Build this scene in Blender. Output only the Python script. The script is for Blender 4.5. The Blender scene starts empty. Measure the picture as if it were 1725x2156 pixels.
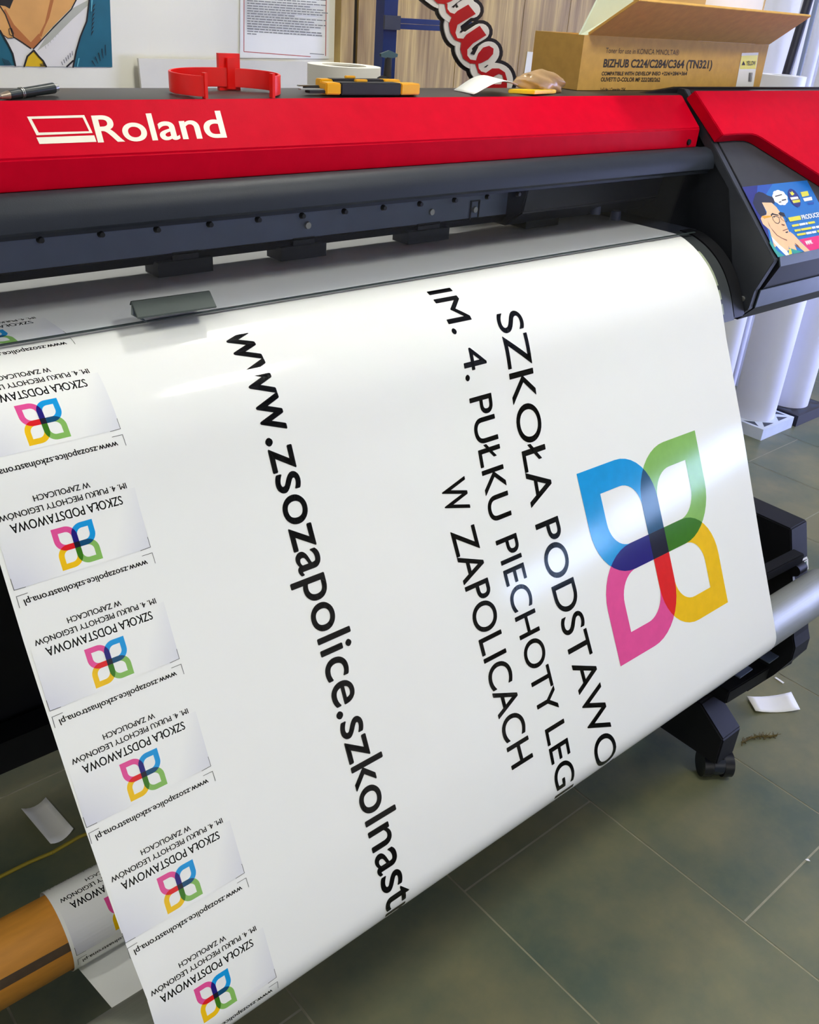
import bpy, bmesh, math, random
from mathutils import Vector, Matrix
random.seed(11)
S = bpy.context.scene
COL = S.collection
D = bpy.data

# ------------------------------------------------------------------ camera
PW, PH, FPX, CZ = 1725, 2156, 1922.41, 1.649
RR = Vector((0.758168, -0.648982, 0.063269))
RD = Vector((-0.274722, -0.405918, -0.871641))
RF = Vector((0.591361, 0.643469, -0.486044))
CAM = Vector((0, 0, CZ))
cd = D.cameras.new('camera')
cam = D.objects.new('camera', cd)
COL.objects.link(cam)
cd.sensor_fit = 'AUTO'
cd.sensor_width = 36.0
cd.lens = FPX / PH * 36.0
cd.clip_start = 0.05
cam.matrix_world = Matrix(((RR.x, -RD.x, -RF.x, 0), (RR.y, -RD.y, -RF.y, 0), (RR.z, -RD.z, -RF.z, CZ), (0, 0, 0, 1)))
S.camera = cam
S.view_settings.view_transform = 'Standard'
S.view_settings.look = 'None'
S.view_settings.gamma = 1.0
S.view_settings.use_curve_mapping = False
S.view_settings.exposure = 0.42
try:
    S.cycles.use_denoising = True
    S.cycles.max_bounces = 8
    S.cycles.caustics_reflective = False
    S.cycles.caustics_refractive = False
except Exception:
    pass

# ------------------------------------------------------------------ world and lights
LAMP = 40.0          # ceiling diffuser strength
LAMP_COL = (1.0, 0.995, 0.885)
WIN = 7.0            # daylight through the window
WIN_COL = (0.45, 0.62, 1.0)
WIN2 = 22.0           # added second window, for cool light on the rolls
WIN2_COL = (0.47, 0.53, 1.0)
AMB = 0.6
w = D.worlds.new('world')
S.world = w
w.use_nodes = True
w.node_tree.nodes['Background'].inputs[0].default_value = (1.0, 0.97, 0.92, 1)
w.node_tree.nodes['Background'].inputs[1].default_value = AMB


# ------------------------------------------------------------------ helpers
def lin(c):
    return tuple(((v / 255) / 12.92 if v / 255 <= 0.04045 else ((v / 255 + 0.055) / 1.055) ** 2.4) for v in c)


def ray(px, py):
    a, b = (px - PW / 2) / FPX, (py - PH / 2) / FPX
    return RR * a + RD * b + RF


def at(px, py, x=None, y=None, z=None):
    v = ray(px, py)
    if x is not None:
        t = x / v.x
    elif y is not None:
        t = y / v.y
    else:
        t = (z - CZ) / v.z
    return CAM + v * t


def onp(px, py, p0, n):
    v = ray(px, py)
    p0, n = Vector(p0), Vector(n)
    return CAM + v * ((p0 - CAM).dot(n) / v.dot(n))


MATS = {}


def mat(name, rgb, rough=0.5, metal=0.0, spec=0.5, noise=0.0, nscale=20.0, bump=0.0, bscale=200.0, coat=0.0, emit=None, trans=0.0, alpha=1.0, stretch=None, srgb=True):
    if name in MATS:
        return MATS[name]
    m = D.materials.new(name)
    m.use_nodes = True
    nt = m.node_tree
    b = nt.nodes['Principled BSDF']
    c = lin(rgb) if srgb else rgb
    b.inputs['Base Color'].default_value = (*c, 1)
    b.inputs['Roughness'].default_value = rough
    b.inputs['Metallic'].default_value = metal
    b.inputs['Specular IOR Level'].default_value = spec
    b.inputs['Coat Weight'].default_value = coat
    b.inputs['Coat Roughness'].default_value = 0.08
    if trans:
        b.inputs['Transmission Weight'].default_value = trans
    if alpha < 1:
        b.inputs['Alpha'].default_value = alpha
    if emit:
        b.inputs['Emission Color'].default_value = (*emit[0], 1)
        b.inputs['Emission Strength'].default_value = emit[1]
    tc = nt.nodes.new('ShaderNodeTexCoord')
    mp = nt.nodes.new('ShaderNodeMapping')
    nt.links.new(tc.outputs['Object'], mp.inputs[0])
    if stretch:
        mp.inputs['Scale'].default_value = stretch
    if noise:
        n = nt.nodes.new('ShaderNodeTexNoise')
        n.inputs['Scale'].default_value = nscale
        n.inputs['Detail'].default_value = 6
        nt.links.new(mp.outputs[0], n.inputs['Vector'])
        r = nt.nodes.new('ShaderNodeValToRGB')
        r.color_ramp.elements[0].position = 0.3
        r.color_ramp.elements[1].position = 0.7
        r.color_ramp.elements[0].color = (*[v * (1 - noise) for v in c], 1)
        r.color_ramp.elements[1].color = (*[min(1, v * (1 + noise)) for v in c], 1)
        nt.links.new(n.outputs['Fac'], r.inputs[0])
        nt.links.new(r.outputs[0], b.inputs['Base Color'])
    if bump:
        n2 = nt.nodes.new('ShaderNodeTexNoise')
        n2.inputs['Scale'].default_value = bscale
        n2.inputs['Detail'].default_value = 3
        nt.links.new(mp.outputs[0], n2.inputs['Vector'])
        bp = nt.nodes.new('ShaderNodeBump')
        bp.inputs['Strength'].default_value = bump
        bp.inputs['Distance'].default_value = 0.001
        nt.links.new(n2.outputs['Fac'], bp.inputs['Height'])
        nt.links.new(bp.outputs[0], b.inputs['Normal'])
    MATS[name] = m
    return m


def obj(name, bm, m, parent=None, smooth=False):
    me = D.meshes.new(name)
    bm.to_mesh(me)
    bm.free()
    for x in (m if isinstance(m, (list, tuple)) else [m]):
        me.materials.append(x)
    if smooth:
        for p in me.polygons:
            p.use_smooth = True
        try:
            me.set_sharp_from_angle(angle=math.radians(40))
        except Exception:
            pass
    o = D.objects.new(name, me)
    COL.objects.link(o)
    if parent:
        o.parent = parent
        o.matrix_parent_inverse = Matrix.Translation(-parent.location) if parent.type == 'EMPTY' else Matrix.Identity(4)
    return o


def tag(o, label, cat, group=None):
    o['label'] = label
    o['category'] = cat
    if group:
        o['group'] = group
    return o


def thing(name, label, cat, loc, group=None):
    o = D.objects.new(name, None)
    o.empty_display_size = 0.05
    COL.objects.link(o)
    o.location = loc
    return tag(o, label, cat, group)


def struct(name, bm, m):
    o = obj(name, bm, m)
    o['kind'] = 'structure'
    return o


def nb():
    return bmesh.new()


def bevel(bm, w, seg=2, ang=30):
    if w <= 0:
        return bm
    es = [e for e in bm.edges if len(e.link_faces) == 2 and e.calc_face_angle(0) > math.radians(ang)]
    bmesh.ops.bevel(bm, geom=es, offset=w, segments=seg, affect='EDGES', clamp_overlap=True)
    return bm


def add_box(bm, x0, x1, y0, y1, z0, z1, mi=0):
    vs = [bm.verts.new(p) for p in ((x0, y0, z0), (x1, y0, z0), (x1, y1, z0), (x0, y1, z0), (x0, y0, z1), (x1, y0, z1), (x1, y1, z1), (x0, y1, z1))]
    for f in ((3, 2, 1, 0), (4, 5, 6, 7), (0, 1, 5, 4), (1, 2, 6, 5), (2, 3, 7, 6), (3, 0, 4, 7)):
        bm.faces.new([vs[i] for i in f]).material_index = mi
    return vs


def box(x0, x1, y0, y1, z0, z1, bev=0.002):
    bm = nb()
    add_box(bm, x0, x1, y0, y1, z0, z1)
    return bevel(bm, bev)


def add_prism(bm, pts, ext, mi=0):
    """closed polygon of 3D points swept by the vector ext"""
    ext = Vector(ext)
    a = [bm.verts.new(Vector(p)) for p in pts]
    b = [bm.verts.new(Vector(p) + ext) for p in pts]
    n = len(a)
    fs = [bm.faces.new(a), bm.faces.new(b[::-1])]
    for i in range(n):
        fs.append(bm.faces.new((a[i], b[i], b[(i + 1) % n], a[(i + 1) % n])))
    for f in fs:
        f.material_index = mi
    bmesh.ops.recalc_face_normals(bm, faces=fs)
    return fs


def prism(pts, ext, bev=0.0, seg=2):
    bm = nb()
    add_prism(bm, pts, ext)
    return bevel(bm, bev, seg)


def xprism(prof, x0, x1, bev=0.0, seg=2):
    return prism([(x0, y, z) for y, z in prof], (x1 - x0, 0, 0), bev, seg)


def add_cyl(bm, p0, p1, r0, r1=None, seg=32, cap=True, mi=0):
    p0, p1 = Vector(p0), Vector(p1)
    r1 = r0 if r1 is None else r1
    d = (p1 - p0).normalized()
    a = d.orthogonal().normalized()
    b = d.cross(a)
    A, B = [], []
    for i in range(seg):
        t = 2 * math.pi * i / seg
        o = a * math.cos(t) + b * math.sin(t)
        A.append(bm.verts.new(p0 + o * r0))
        B.append(bm.verts.new(p1 + o * r1))
    fs = []
    for i in range(seg):
        fs.append(bm.faces.new((A[i], A[(i + 1) % seg], B[(i + 1) % seg], B[i])))
    if cap:
        fs.append(bm.faces.new(A[::-1]))
        fs.append(bm.faces.new(B))
    for f in fs:
        f.material_index = mi
    return bm


def cyl(p0, p1, r0, r1=None, seg=32, bev=0.0, cap=True):
    bm = nb()
    add_cyl(bm, p0, p1, r0, r1, seg, cap)
    return bevel(bm, bev, 2, 50)


def lathe(prof, c, seg=40, axis='z'):
    """prof: (radius, height) pairs, closed on itself"""
    bm = nb()
    rings = []
    for r, h in prof:
        ring = []
        for i in range(seg):
            t = 2 * math.pi * i / seg
            if axis == 'z':
                p = (c[0] + r * math.cos(t), c[1] + r * math.sin(t), c[2] + h)
            else:
                p = (c[0] + h, c[1] + r * math.cos(t), c[2] + r * math.sin(t))
            ring.append(bm.verts.new(p))
        rings.append(ring)
    n = len(rings)
    for k in range(n):
        a, b = rings[k], rings[(k + 1) % n]
        for i in range(seg):
            bm.faces.new((a[i], a[(i + 1) % seg], b[(i + 1) % seg], b[i]))
    bmesh.ops.recalc_face_normals(bm, faces=bm.faces[:])
    return bm


def sweep(path, w, t, up=(0, 0, 1)):
    """flat band of height w (along up) and thickness t along a path"""
    bm = nb()
    up = Vector(up)
    rings = []
    P = [Vector(p) for p in path]
    for i, p in enumerate(P):
        d = (P[min(i + 1, len(P) - 1)] - P[max(i - 1, 0)]).normalized()
        s = d.cross(up).normalized() * t / 2
        h = up * w / 2
        rings.append([bm.verts.new(q) for q in (p - s - h, p + s - h, p + s + h, p - s + h)])
    for a, b in zip(rings, rings[1:]):
        for i in range(4):
            bm.faces.new((a[i], a[(i + 1) % 4], b[(i + 1) % 4], b[i]))
    bm.faces.new(rings[0][::-1])
    bm.faces.new(rings[-1])
    bmesh.ops.recalc_face_normals(bm, faces=bm.faces[:])
    return bm


# text -----------------------------------------------------------------
_T = {}


RES = [8]


def text2d(body, off=0.0, shear=0.0):
    res = RES[0]
    k = (body, off, shear, res)
    if k in _T:
        return _T[k]
    c = D.curves.new('lettering', 'FONT')
    c.body = body
    c.offset = off
    c.shear = shear
    c.resolution_u = res
    o = D.objects.new('lettering', c)
    COL.objects.link(o)
    dg = bpy.context.evaluated_depsgraph_get()
    e = o.evaluated_get(dg)
    me = e.to_mesh()
    vs = [(v.co.x, v.co.y) for v in me.vertices]
    fs = [tuple(p.vertices) for p in me.polygons]
    e.to_mesh_clear()
    D.objects.remove(o)
    D.curves.remove(c)
    _T[k] = (vs, fs)
    return _T[k]


def ink(body, off=0.0, shear=0.0):
    vs, _ = text2d(body, off, shear)
    return min(v[0] for v in vs), max(v[0] for v in vs)


CAPH = {}


def capheight(off):
    if off not in CAPH:
        CAPH[off] = max(v[1] for v in text2d('H', off)[0])
    return CAPH[off]


def bold(vf, dx, dy):
    vs, fs = vf
    V, F_ = [], []
    for ex, ey in ((0, 0), (1, 0), (-1, 0), (0, 1), (0, -1)):
        n = len(V)
        sh = dx * ex + dy * ey
        V += [v + sh for v in vs]
        F_ += [tuple(i + n for i in f) for f in fs]
        if dx.length < 1e-9:
            break
    return V, F_


def text_poly(body, A, B, Hv, off=0.0, shear=0.0, fit=None, xh=False):
    """2D text: ink of `fit` runs A->B along its baseline, cap height vector Hv"""
    vs, fs = text2d(body, off, shear)
    x0, x1 = ink(fit or body, off, shear)
    ch = capheight(off)
    if xh:
        ch = max(v[1] for v in text2d('x', off)[0])
    A, B, Hv = Vector(A), Vector(B), Vector(Hv)
    e = (B - A) / (x1 - x0)
    h = Hv / ch
    return [A + e * (x - x0) + h * y for x, y in vs], fs


class Art:
    """flat artwork: 2D polygons with material indices, placed on any surface by a map"""

    def __init__(s):
        s.items = []

    def poly(s, pts, mi=0):
        s.items.append(([Vector(p) for p in pts], [tuple(range(len(pts)))], mi, 0))
        return s

    def mesh(s, vf, mi=0):
        s.items.append((vf[0], vf[1], mi, 1))
        return s

    def bm(s, fn, step=0.00012, cuts=()):
        bm = nb()
        lay = 0
        for vs, fs, mi, istext in s.items:
            b = nb()
            bv = [b.verts.new((v[0], v[1], 0)) for v in vs]
            for f in fs:
                try:
                    b.faces.new([bv[i] for i in f]).material_index = mi
                except ValueError:
                    pass
            b.normal_update()
            if cuts:
                lo, hi = min(v[1] for v in vs), max(v[1] for v in vs)
                for c in cuts:
                    if lo < c < hi:
                        bmesh.ops.bisect_plane(b, geom=b.verts[:] + b.edges[:] + b.faces[:], plane_co=(0, c, 0), plane_no=(0, 1, 0), dist=1e-7)
            b.normal_update()
            bmesh.ops.triangulate(b, faces=b.faces[:])
            lay += 1
            ix = {}
            for v in b.verts:
                ix[v] = bm.verts.new(fn(v.co.x, v.co.y, step * (lay if not istext else lay)))
            for f in b.faces:
                try:
                    bm.faces.new([ix[v] for v in f.verts]).material_index = mi
                except ValueError:
                    pass
            b.free()
        return bm


def arc(cx, cy, r, a0, a1, n=10, ry=None):
    ry = r if ry is None else ry
    return [Vector((cx + r * math.cos(math.radians(a0 + (a1 - a0) * i / n)), cy + ry * math.sin(math.radians(a0 + (a1 - a0) * i / n)))) for i in range(n + 1)]


def clip(subj, clipp):
    """convex clipping (both counter-clockwise)"""
    out = subj[:]
    for i in range(len(clipp)):
        a, b = clipp[i], clipp[(i + 1) % len(clipp)]
        inp, out = out, []
        side = lambda p: (b.x - a.x) * (p.y - a.y) - (b.y - a.y) * (p.x - a.x)
        for j in range(len(inp)):
            p, q = inp[j], inp[(j + 1) % len(inp)]
            sp, sq = side(p), side(q)
            if sp >= 0:
                out.append(p)
            if sp * sq < 0:
                out.append(p + (q - p) * (sp / (sp - sq)))
    return out


# ------------------------------------------------------------------ materials
white_wall = mat('white_plaster', (232, 229, 216), 0.8, noise=0.03, nscale=3, bump=0.15, bscale=90)
ceil_m = mat('white_ceiling', (232, 230, 222), 0.9, noise=0.02, nscale=4)
tile_m = mat('grey_green_tile', (120, 116, 84), 0.42, spec=0.3, noise=0.16, nscale=5, bump=0.12, bscale=60)
_nt = tile_m.node_tree
_n = [x for x in _nt.nodes if x.type == 'TEX_NOISE'][0]
_n.inputs['Scale'].default_value = 2.6
_n.inputs['Detail'].default_value = 9
_n.inputs['Roughness'].default_value = 0.62
_r = [x for x in _nt.nodes if x.type == 'VALTORGB'][0]
_r.color_ramp.elements[0].position = 0.36
_r.color_ramp.elements[1].position = 0.64
_r.color_ramp.elements[0].color = (*lin((86, 97, 80)), 1)
_r.color_ramp.elements[1].color = (*lin((126, 122, 90)), 1)
grout_m = mat('tile_grout', (158, 154, 130), 0.8, noise=0.1, nscale=30)
vinyl_m = mat('glossy_white_vinyl', (240, 241, 239), 0.09, spec=0.5, noise=0.008, nscale=4, coat=0.0)
black_ink = mat('black_ink', (12, 12, 14), 0.09, noise=0.05, nscale=60)
red_m = mat('red_cover_paint', (196, 3, 35), 0.5, spec=0.03, noise=0.05, nscale=40, bump=0.12, bscale=700)
dark_m = mat('charcoal_plastic', (33, 38, 47), 0.5, spec=0.3, noise=0.06, nscale=30, bump=0.12, bscale=700)
panel_m = mat('grey_panel_plastic', (54, 55, 60), 0.55, spec=0.3, noise=0.06, nscale=50, bump=0.12, bscale=800)
lip_m = mat('grey_lip_plastic', (62, 72, 80), 0.4, noise=0.06, nscale=30)
black_m = mat('black_plastic', (14, 15, 19), 0.5, spec=0.3, noise=0.12, nscale=30)
navy_m = mat('dark_steel', (40, 44, 56), 0.4, noise=0.08, nscale=25)
rail_m = mat('grey_rail', (88, 100, 124), 0.45, noise=0.06, nscale=30)
steel_m = mat('steel_screw', (170, 170, 165), 0.3, 0.9, noise=0.05, nscale=50)
alu_m = mat('brushed_aluminium', (132, 134, 122), 0.5, 0.3, spec=0.3, noise=0.06, nscale=8, stretch=(1, 40, 40))
offwhite_m = mat('off_white_plastic', (226, 224, 208), 0.5, noise=0.03, nscale=10)
kraft_m = mat('brown_cardboard', (202, 157, 76), 0.75, noise=0.07, nscale=60, bump=0.2, bscale=120)
kraft_d = mat('cardboard_core', (206, 140, 52), 0.5, noise=0.1, nscale=18, stretch=(1, 6, 6))
kraft_l = mat('tan_carton', (203, 170, 110), 0.7, noise=0.05, nscale=30)
print_m = mat('print_on_cardboard', (44, 34, 24), 0.7, noise=0.1, nscale=50)
white_m = mat('white_card', (236, 235, 230), 0.6, noise=0.02, nscale=12)
logo_w = mat('cream_print', (232, 225, 210), 0.45, noise=0.03, nscale=30)

# ------------------------------------------------------------------ room shell
TS = 0.41958
WALLY = 2.40
bm = nb()
add_box(bm, -3.0, 6.3, -6.5, 2.5, -0.05, -0.0012, 1)
gw = 0.0022
for i in range(-10, 14):
    xa = 1.0204 + TS * i
    off = 0.8508 if i % 2 == 0 else 0.8508 - TS
    for j in range(-7, 3):
        ya = off + 2 * TS * j
        x0, x1, y0, y1 = max(xa + gw, -3), min(xa + TS - gw, 6.3), max(ya + gw, -6.5), min(ya + 2 * TS - gw, 2.5)
        if x1 - x0 > 0.01 and y1 - y0 > 0.01:
            vs = [bm.verts.new(p) for p in ((x0, y0, 0), (x1, y0, 0), (x1, y1, 0), (x0, y1, 0))]
            bm.faces.new(vs)
struct('floor', bm, [tile_m, grout_m])
bm = nb(); add_box(bm, -3.0, 6.3, WALLY, WALLY + 0.1, 0, 2.9)
struct('wall_back', bm, white_wall)
WINS = ((-5.6, -2.1, 1.26, 1.60, WIN, WIN_COL), (-1.0, 0.9, 0.15, 1.5, WIN2, WIN2_COL))
bm = nb()
yy = -6.5
for y0, y1, z0, z1, _, _ in WINS:
    add_box(bm, 6.2, 6.3, yy, y0, 0, 2.9)
    add_box(bm, 6.2, 6.3, y0, y1, 0, z0)
    add_box(bm, 6.2, 6.3, y0, y1, z1, 2.9)
    yy = y1
add_box(bm, 6.2, 6.3, yy, WALLY, 0, 2.9)
struct('wall_right', bm, white_wall)
bm = nb(); add_box(bm, -3.0, 6.3, -6.5, 2.5, 2.9, 3.0)
struct('ceiling', bm, ceil_m)
bm = nb(); add_box(bm, -3.1, -3.0, -6.5, 2.5, 0, 2.9)
struct('wall_left', bm, white_wall)
# daylight windows in the right wall, out of frame; second one added for the rolls
for k, (y0, y1, z0, z1, st, cl) in enumerate(WINS):
    bm = nb()
    for a, b in ((y0, y0 + 0.05), (y1 - 0.05, y1), ((y0 + y1) / 2 - 0.03, (y0 + y1) / 2 + 0.03)):
        add_box(bm, 6.19, 6.25, a, b, z0, z1)
    add_box(bm, 6.19, 6.25, y0, y1, z0, z0 + 0.05)
    add_box(bm, 6.19, 6.25, y0, y1, z1 - 0.05, z1)
    win = struct('window_%d' % (k + 1), bm, white_m)
    bm = nb(); add_box(bm, 6.26, 6.27, y0, y1, z0, z1)
    obj('window_pane', bm, mat('daylight_pane_%d' % k, (200, 215, 255), 0.3, emit=(cl, st)), win)

# wood-look panelling and its dark joint on the back wall
wood = D.materials.new('wood_look_panel')
wood.use_nodes = True
nt = wood.node_tree
b = nt.nodes['Principled BSDF']
b.inputs['Roughness'].default_value = 0.5
tc = nt.nodes.new('ShaderNodeTexCoord')
mp = nt.nodes.new('ShaderNodeMapping'); mp.inputs['Scale'].default_value = (9, 1, 0.55)
n1 = nt.nodes.new('ShaderNodeTexNoise'); n1.inputs['Scale'].default_value = 4.0; n1.inputs['Detail'].default_value = 8; n1.inputs['Distortion'].default_value = 0.6
mp2 = nt.nodes.new('ShaderNodeMapping'); mp2.inputs['Scale'].default_value = (60, 1, 1.6)
n2 = nt.nodes.new('ShaderNodeTexNoise'); n2.inputs['Scale'].default_value = 5.0; n2.inputs['Detail'].default_value = 6
r1 = nt.nodes.new('ShaderNodeValToRGB')
r1.color_ramp.elements[0].position = 0.30; r1.color_ramp.elements[0].color = (*lin((134, 104, 54)), 1)
r1.color_ramp.elements[1].position = 0.68; r1.color_ramp.elements[1].color = (*lin((206, 176, 106)), 1)
mx = nt.nodes.new('ShaderNodeMixRGB'); mx.blend_type = 'MULTIPLY'; mx.inputs[0].default_value = 0.5
r2 = nt.nodes.new('ShaderNodeValToRGB')
r2.color_ramp.elements[0].position = 0.3; r2.color_ramp.elements[0].color = (0.45, 0.4, 0.34, 1)
r2.color_ramp.elements[1].position = 0.6; r2.color_ramp.elements[1].color = (1, 1, 1, 1)
nt.links.new(tc.outputs['Object'], mp.inputs[0]); nt.links.new(tc.outputs['Object'], mp2.inputs[0])
nt.links.new(mp.outputs[0], n1.inputs[0]); nt.links.new(mp2.outputs[0], n2.inputs[0])
nt.links.new(n1.outputs['Fac'], r1.inputs[0]); nt.links.new(n2.outputs['Fac'], r2.inputs[0])
nt.links.new(r1.outputs[0], mx.inputs[1]); nt.links.new(r2.outputs[0], mx.inputs[2])
nt.links.new(mx.outputs[0], b.inputs['Base Color'])
YW = WALLY - 0.03
xs = [at(p, 100, y=YW).x for p in (717, 744, 752, 961, 1095, 1190, 1262)]
bm = nb()
edges = [xs[0], xs[1]]
add_box(bm, xs[0], xs[1], YW, WALLY, 0, 2.5)
for a, c in zip(xs[2:], xs[3:]):
    add_box(bm, a + 0.0015, c - 0.0015, YW, WALLY, 0, 2.5)
add_box(bm, xs[0] + 0.01, xs[-1] - 0.01, YW + 0.008, WALLY, 0, 2.49, 1)
struct('trim_1', bm, [wood, mat('panel_joint', (30, 25, 20), 0.8, noise=0.05)])
# baseboard
bm = nb(); add_box(bm, xs[-1] + 0.01, 6.2, WALLY - 0.012, WALLY, 0, 0.07)
struct('baseboard_back', bm, mat('grey_skirting', (120, 122, 116), 0.6, noise=0.05))

# ceiling lamps (out of frame; two make the glints on the vinyl, three are added fill)
for i, (lx, ly, lw, ld, lab) in enumerate(((1.54, -0.10, 0.34, 0.26, 'white ceiling batten lamp above the front of the printer'), (1.46, 1.36, 0.30, 0.24, 'white ceiling batten lamp above the back of the printer'), (-0.9, -0.35, 0.6, 0.16, 'added fill lamp above the viewer to the left'), (-1.3, 0.9, 0.62, 0.18, 'added fill lamp above the left end of the printer'), (3.4, 1.7, 0.7, 0.24, 'added fill lamp above the gap between printer and window'))):
    t = thing('ceiling_lamp', lab, 'lamp', (lx, ly, 2.9), 'ceiling lamps')
    bm = nb(); add_box(bm, lx - lw / 2 - 0.02, lx + lw / 2 + 0.02, ly - ld / 2 - 0.02, ly + ld / 2 + 0.02, 2.83, 2.9)
    obj('housing', bevel(bm, 0.004), white_m, t)
    bm = nb(); add_box(bm, lx - lw / 2, lx + lw / 2, ly - ld / 2, ly + ld / 2, 2.815, 2.829)
    obj('diffuser', bm, mat('lamp_diffuser_%d' % i, (255, 250, 240), 0.4, emit=(LAMP_COL, LAMP * (1.6, 1.2, 1.1, 0.6, 0.32)[i])), t)

# ------------------------------------------------------------------ printed vinyl sheet: profile from platen over apron, round the bar to the roll
BAR = (0.655, 0.553, 0.047)
ROLL = (0.85, 0.553, 0.0565)
top = [(1.46, 1.2875), (1.30, 1.2875), (1.16, 1.2878), (1.08, 1.288), (1.048, 1.288), (1.022, 1.2862), (0.988, 1.2735), (0.960, 1.2563), (0.938, 1.2365), (0.9205, 1.2140), (0.9062, 1.190), (0.894, 1.163), (0.8765, 1.122)]


def smooth(pts, n):
    out = []
    P = [Vector(p) for p in pts]
    for i in range(len(P) - 1):
        p0, p1, p2, p3 = P[max(i - 1, 0)], P[i], P[i + 1], P[min(i + 2, len(P) - 1)]
        for k in range(n):
            t = k / n
            out.append(0.5 * ((2 * p1) + (p2 - p0) * t + (2 * p0 - 5 * p1 + 4 * p2 - p3) * t * t + (3 * p1 - p0 - 3 * p2 + p3) * t ** 3))
    out.append(P[-1])
    return out


PROF = smooth(top, 3)
c = Vector(BAR[:2]); p = PROF[-1]
dv = c - p
ang = math.atan2(-dv.x, -dv.y) + math.asin((BAR[2] + 0.0005) / dv.length)     # lean forward of the straight run
dirn = Vector((-math.sin(ang), -math.cos(ang)))
L = math.sqrt(dv.length ** 2 - BAR[2] ** 2)
for k in range(1, 12):
    PROF.append(p + dirn * L * k / 12)
# round the bar: outward normal angle (y,z)
a0 = math.degrees(math.atan2(dirn.x * 1.0, -dirn.y * 1.0))
nrm = Vector((dirn.y, -dirn.x))                                                   # forward normal
th0 = math.degrees(math.atan2(nrm.y, nrm.x))
c2 = Vector(ROLL[:2])
d2 = c2 - c
th1 = math.degrees(math.atan2(d2.y, d2.x)) - 90 - math.degrees(math.asin((ROLL[2] - BAR[2]) / d2.length))
th0 = th0 % 360; th1 = th1 % 360
for k in range(0, 13):
    t = math.radians(th0 + (th1 - th0) * k / 12)
    PROF.append(c + Vector((math.cos(t), math.sin(t))) * BAR[2])
I_WEB = len(PROF) - 1
for k in range(1, 6):
    t = math.radians(th1)
    u = Vector((math.cos(t), math.sin(t)))
    PROF.append((c + u * BAR[2]).lerp(c2 + u * ROLL[2], k / 6))
I_ROLL = len(PROF)
for k in range(0, 61):
    t = math.radians(th1 + 8 * k)
    PROF.append(c2 + Vector((math.cos(t), math.sin(t))) * (ROLL[2] - 0.0045 * k / 60))
SL = [0.0]
for a, b_ in zip(PROF, PROF[1:]):
    SL.append(SL[-1] + (b_ - a).length)
XR, XL = 1.599, 0.229


def nrm_at(i):
    a = PROF[max(i - 1, 0)]; b_ = PROF[min(i + 1, len(PROF) - 1)]
    d_ = (b_ - a).normalized()
    return Vector((d_.y, -d_.x))


NR = [nrm_at(i) for i in range(len(PROF))]


def surf(u, s, off=0.0):
    lo, hi = 0, len(SL) - 1
    s = min(max(s, 0), SL[-1])
    while hi - lo > 1:
        m_ = (lo + hi) // 2
        if SL[m_] <= s:
            lo = m_
        else:
            hi = m_
    t = (s - SL[lo]) / (SL[hi] - SL[lo])
    q = PROF[lo].lerp(PROF[hi], t)
    n_ = NR[lo].lerp(NR[hi], t).normalized()
    return Vector((u, q.x + n_.x * off, q.y + n_.y * off))


def PS(px, py, i0=0, i1=None):
    """(u, s) of the sheet point seen at a photo pixel"""
    v = ray(px, py)
    best = None
    for i in range(i0, (i1 or len(PROF)) - 1):
        a, b_ = PROF[i], PROF[i + 1]
        e = b_ - a
        det = v.y * (-e.y) + e.x * v.z
        if abs(det) < 1e-9:
            continue
        rx, rz = a.x, a.y - CZ
        t = (rx * (-e.y) + e.x * rz) / det
        l = (v.y * rz - v.z * rx) / det
        if -1e-6 <= l <= 1 + 1e-6 and t > 0.05 and (best is None or t < best[0]):
            best = (t, v.x * t, SL[i] + l * (SL[i + 1] - SL[i]))
    if best is None:
        raise ValueError('no hit %s' % ((px, py),))
    return Vector((best[1], best[2]))


def edgefn(pix, base):
    ks = sorted([(q.y, q.x) for q in (PS(*p_) for p_ in pix)])

    def f(s):
        if s <= ks[0][0]:
            return ks[0][1]
        for (s0, u0), (s1, u1) in zip(ks, ks[1:]):
            if s <= s1:
                return u0 + (u1 - u0) * (s - s0) / (s1 - s0)
        return ks[-1][1]
    return f


EL = edgefn([(0, 1187), (60, 1385), (160, 1690), (250, 1950), (330, 2156)], XL)
ER = edgefn([(1433, 497), (1482, 546), (1509.4, 600.6), (1530, 714), (1560, 880), (1600, 1130), (1620, 1245), (1632, 1320)], XR)
bm = nb()
NU = 8
TH = 0.0005
grids = []
for off in (0.0, -TH):
    rows = []
    for i, s in enumerate(SL):
        l_, r_ = EL(s), ER(s)
        if i > I_WEB:
            f = min(1, (i - I_WEB) / 8)
            l_ = l_ * (1 - f) + 0.207 * f
            r_ = r_ * (1 - f) + (0.207 + 1.37) * f
        rows.append([bm.verts.new(surf(l_ + (r_ - l_) * k / NU, s, off)) for k in range(NU + 1)])
    for a, b_ in zip(rows, rows[1:]):
        for k in range(NU):
            q = (a[k], b_[k], b_[k + 1], a[k + 1])
            bm.faces.new(q if off == 0 else q[::-1])
    grids.append(rows)
for k in (0, NU):      # thin cut edges
    for i in range(len(SL) - 1):
        bm.faces.new([bm.verts.new(v.co) for v in (grids[0][i][k], grids[0][i + 1][k], grids[1][i + 1][k], grids[1][i][k])])
sheet = obj('vinyl_sheet', bm, vinyl_m, smooth=True)
tag(sheet, 'wide glossy white printed vinyl sheet hanging from the printer and wound onto the take-up roll', 'printed sheet')
CUTS = SL[:]


def onsheet(u, s, off):
    return surf(u, s, 0.0003 + off)


# logo in unit coordinates (x right, y up): petals green TL, yellow TR, pink BR, blue BL
LA, LT = 0.568, 0.135


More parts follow.
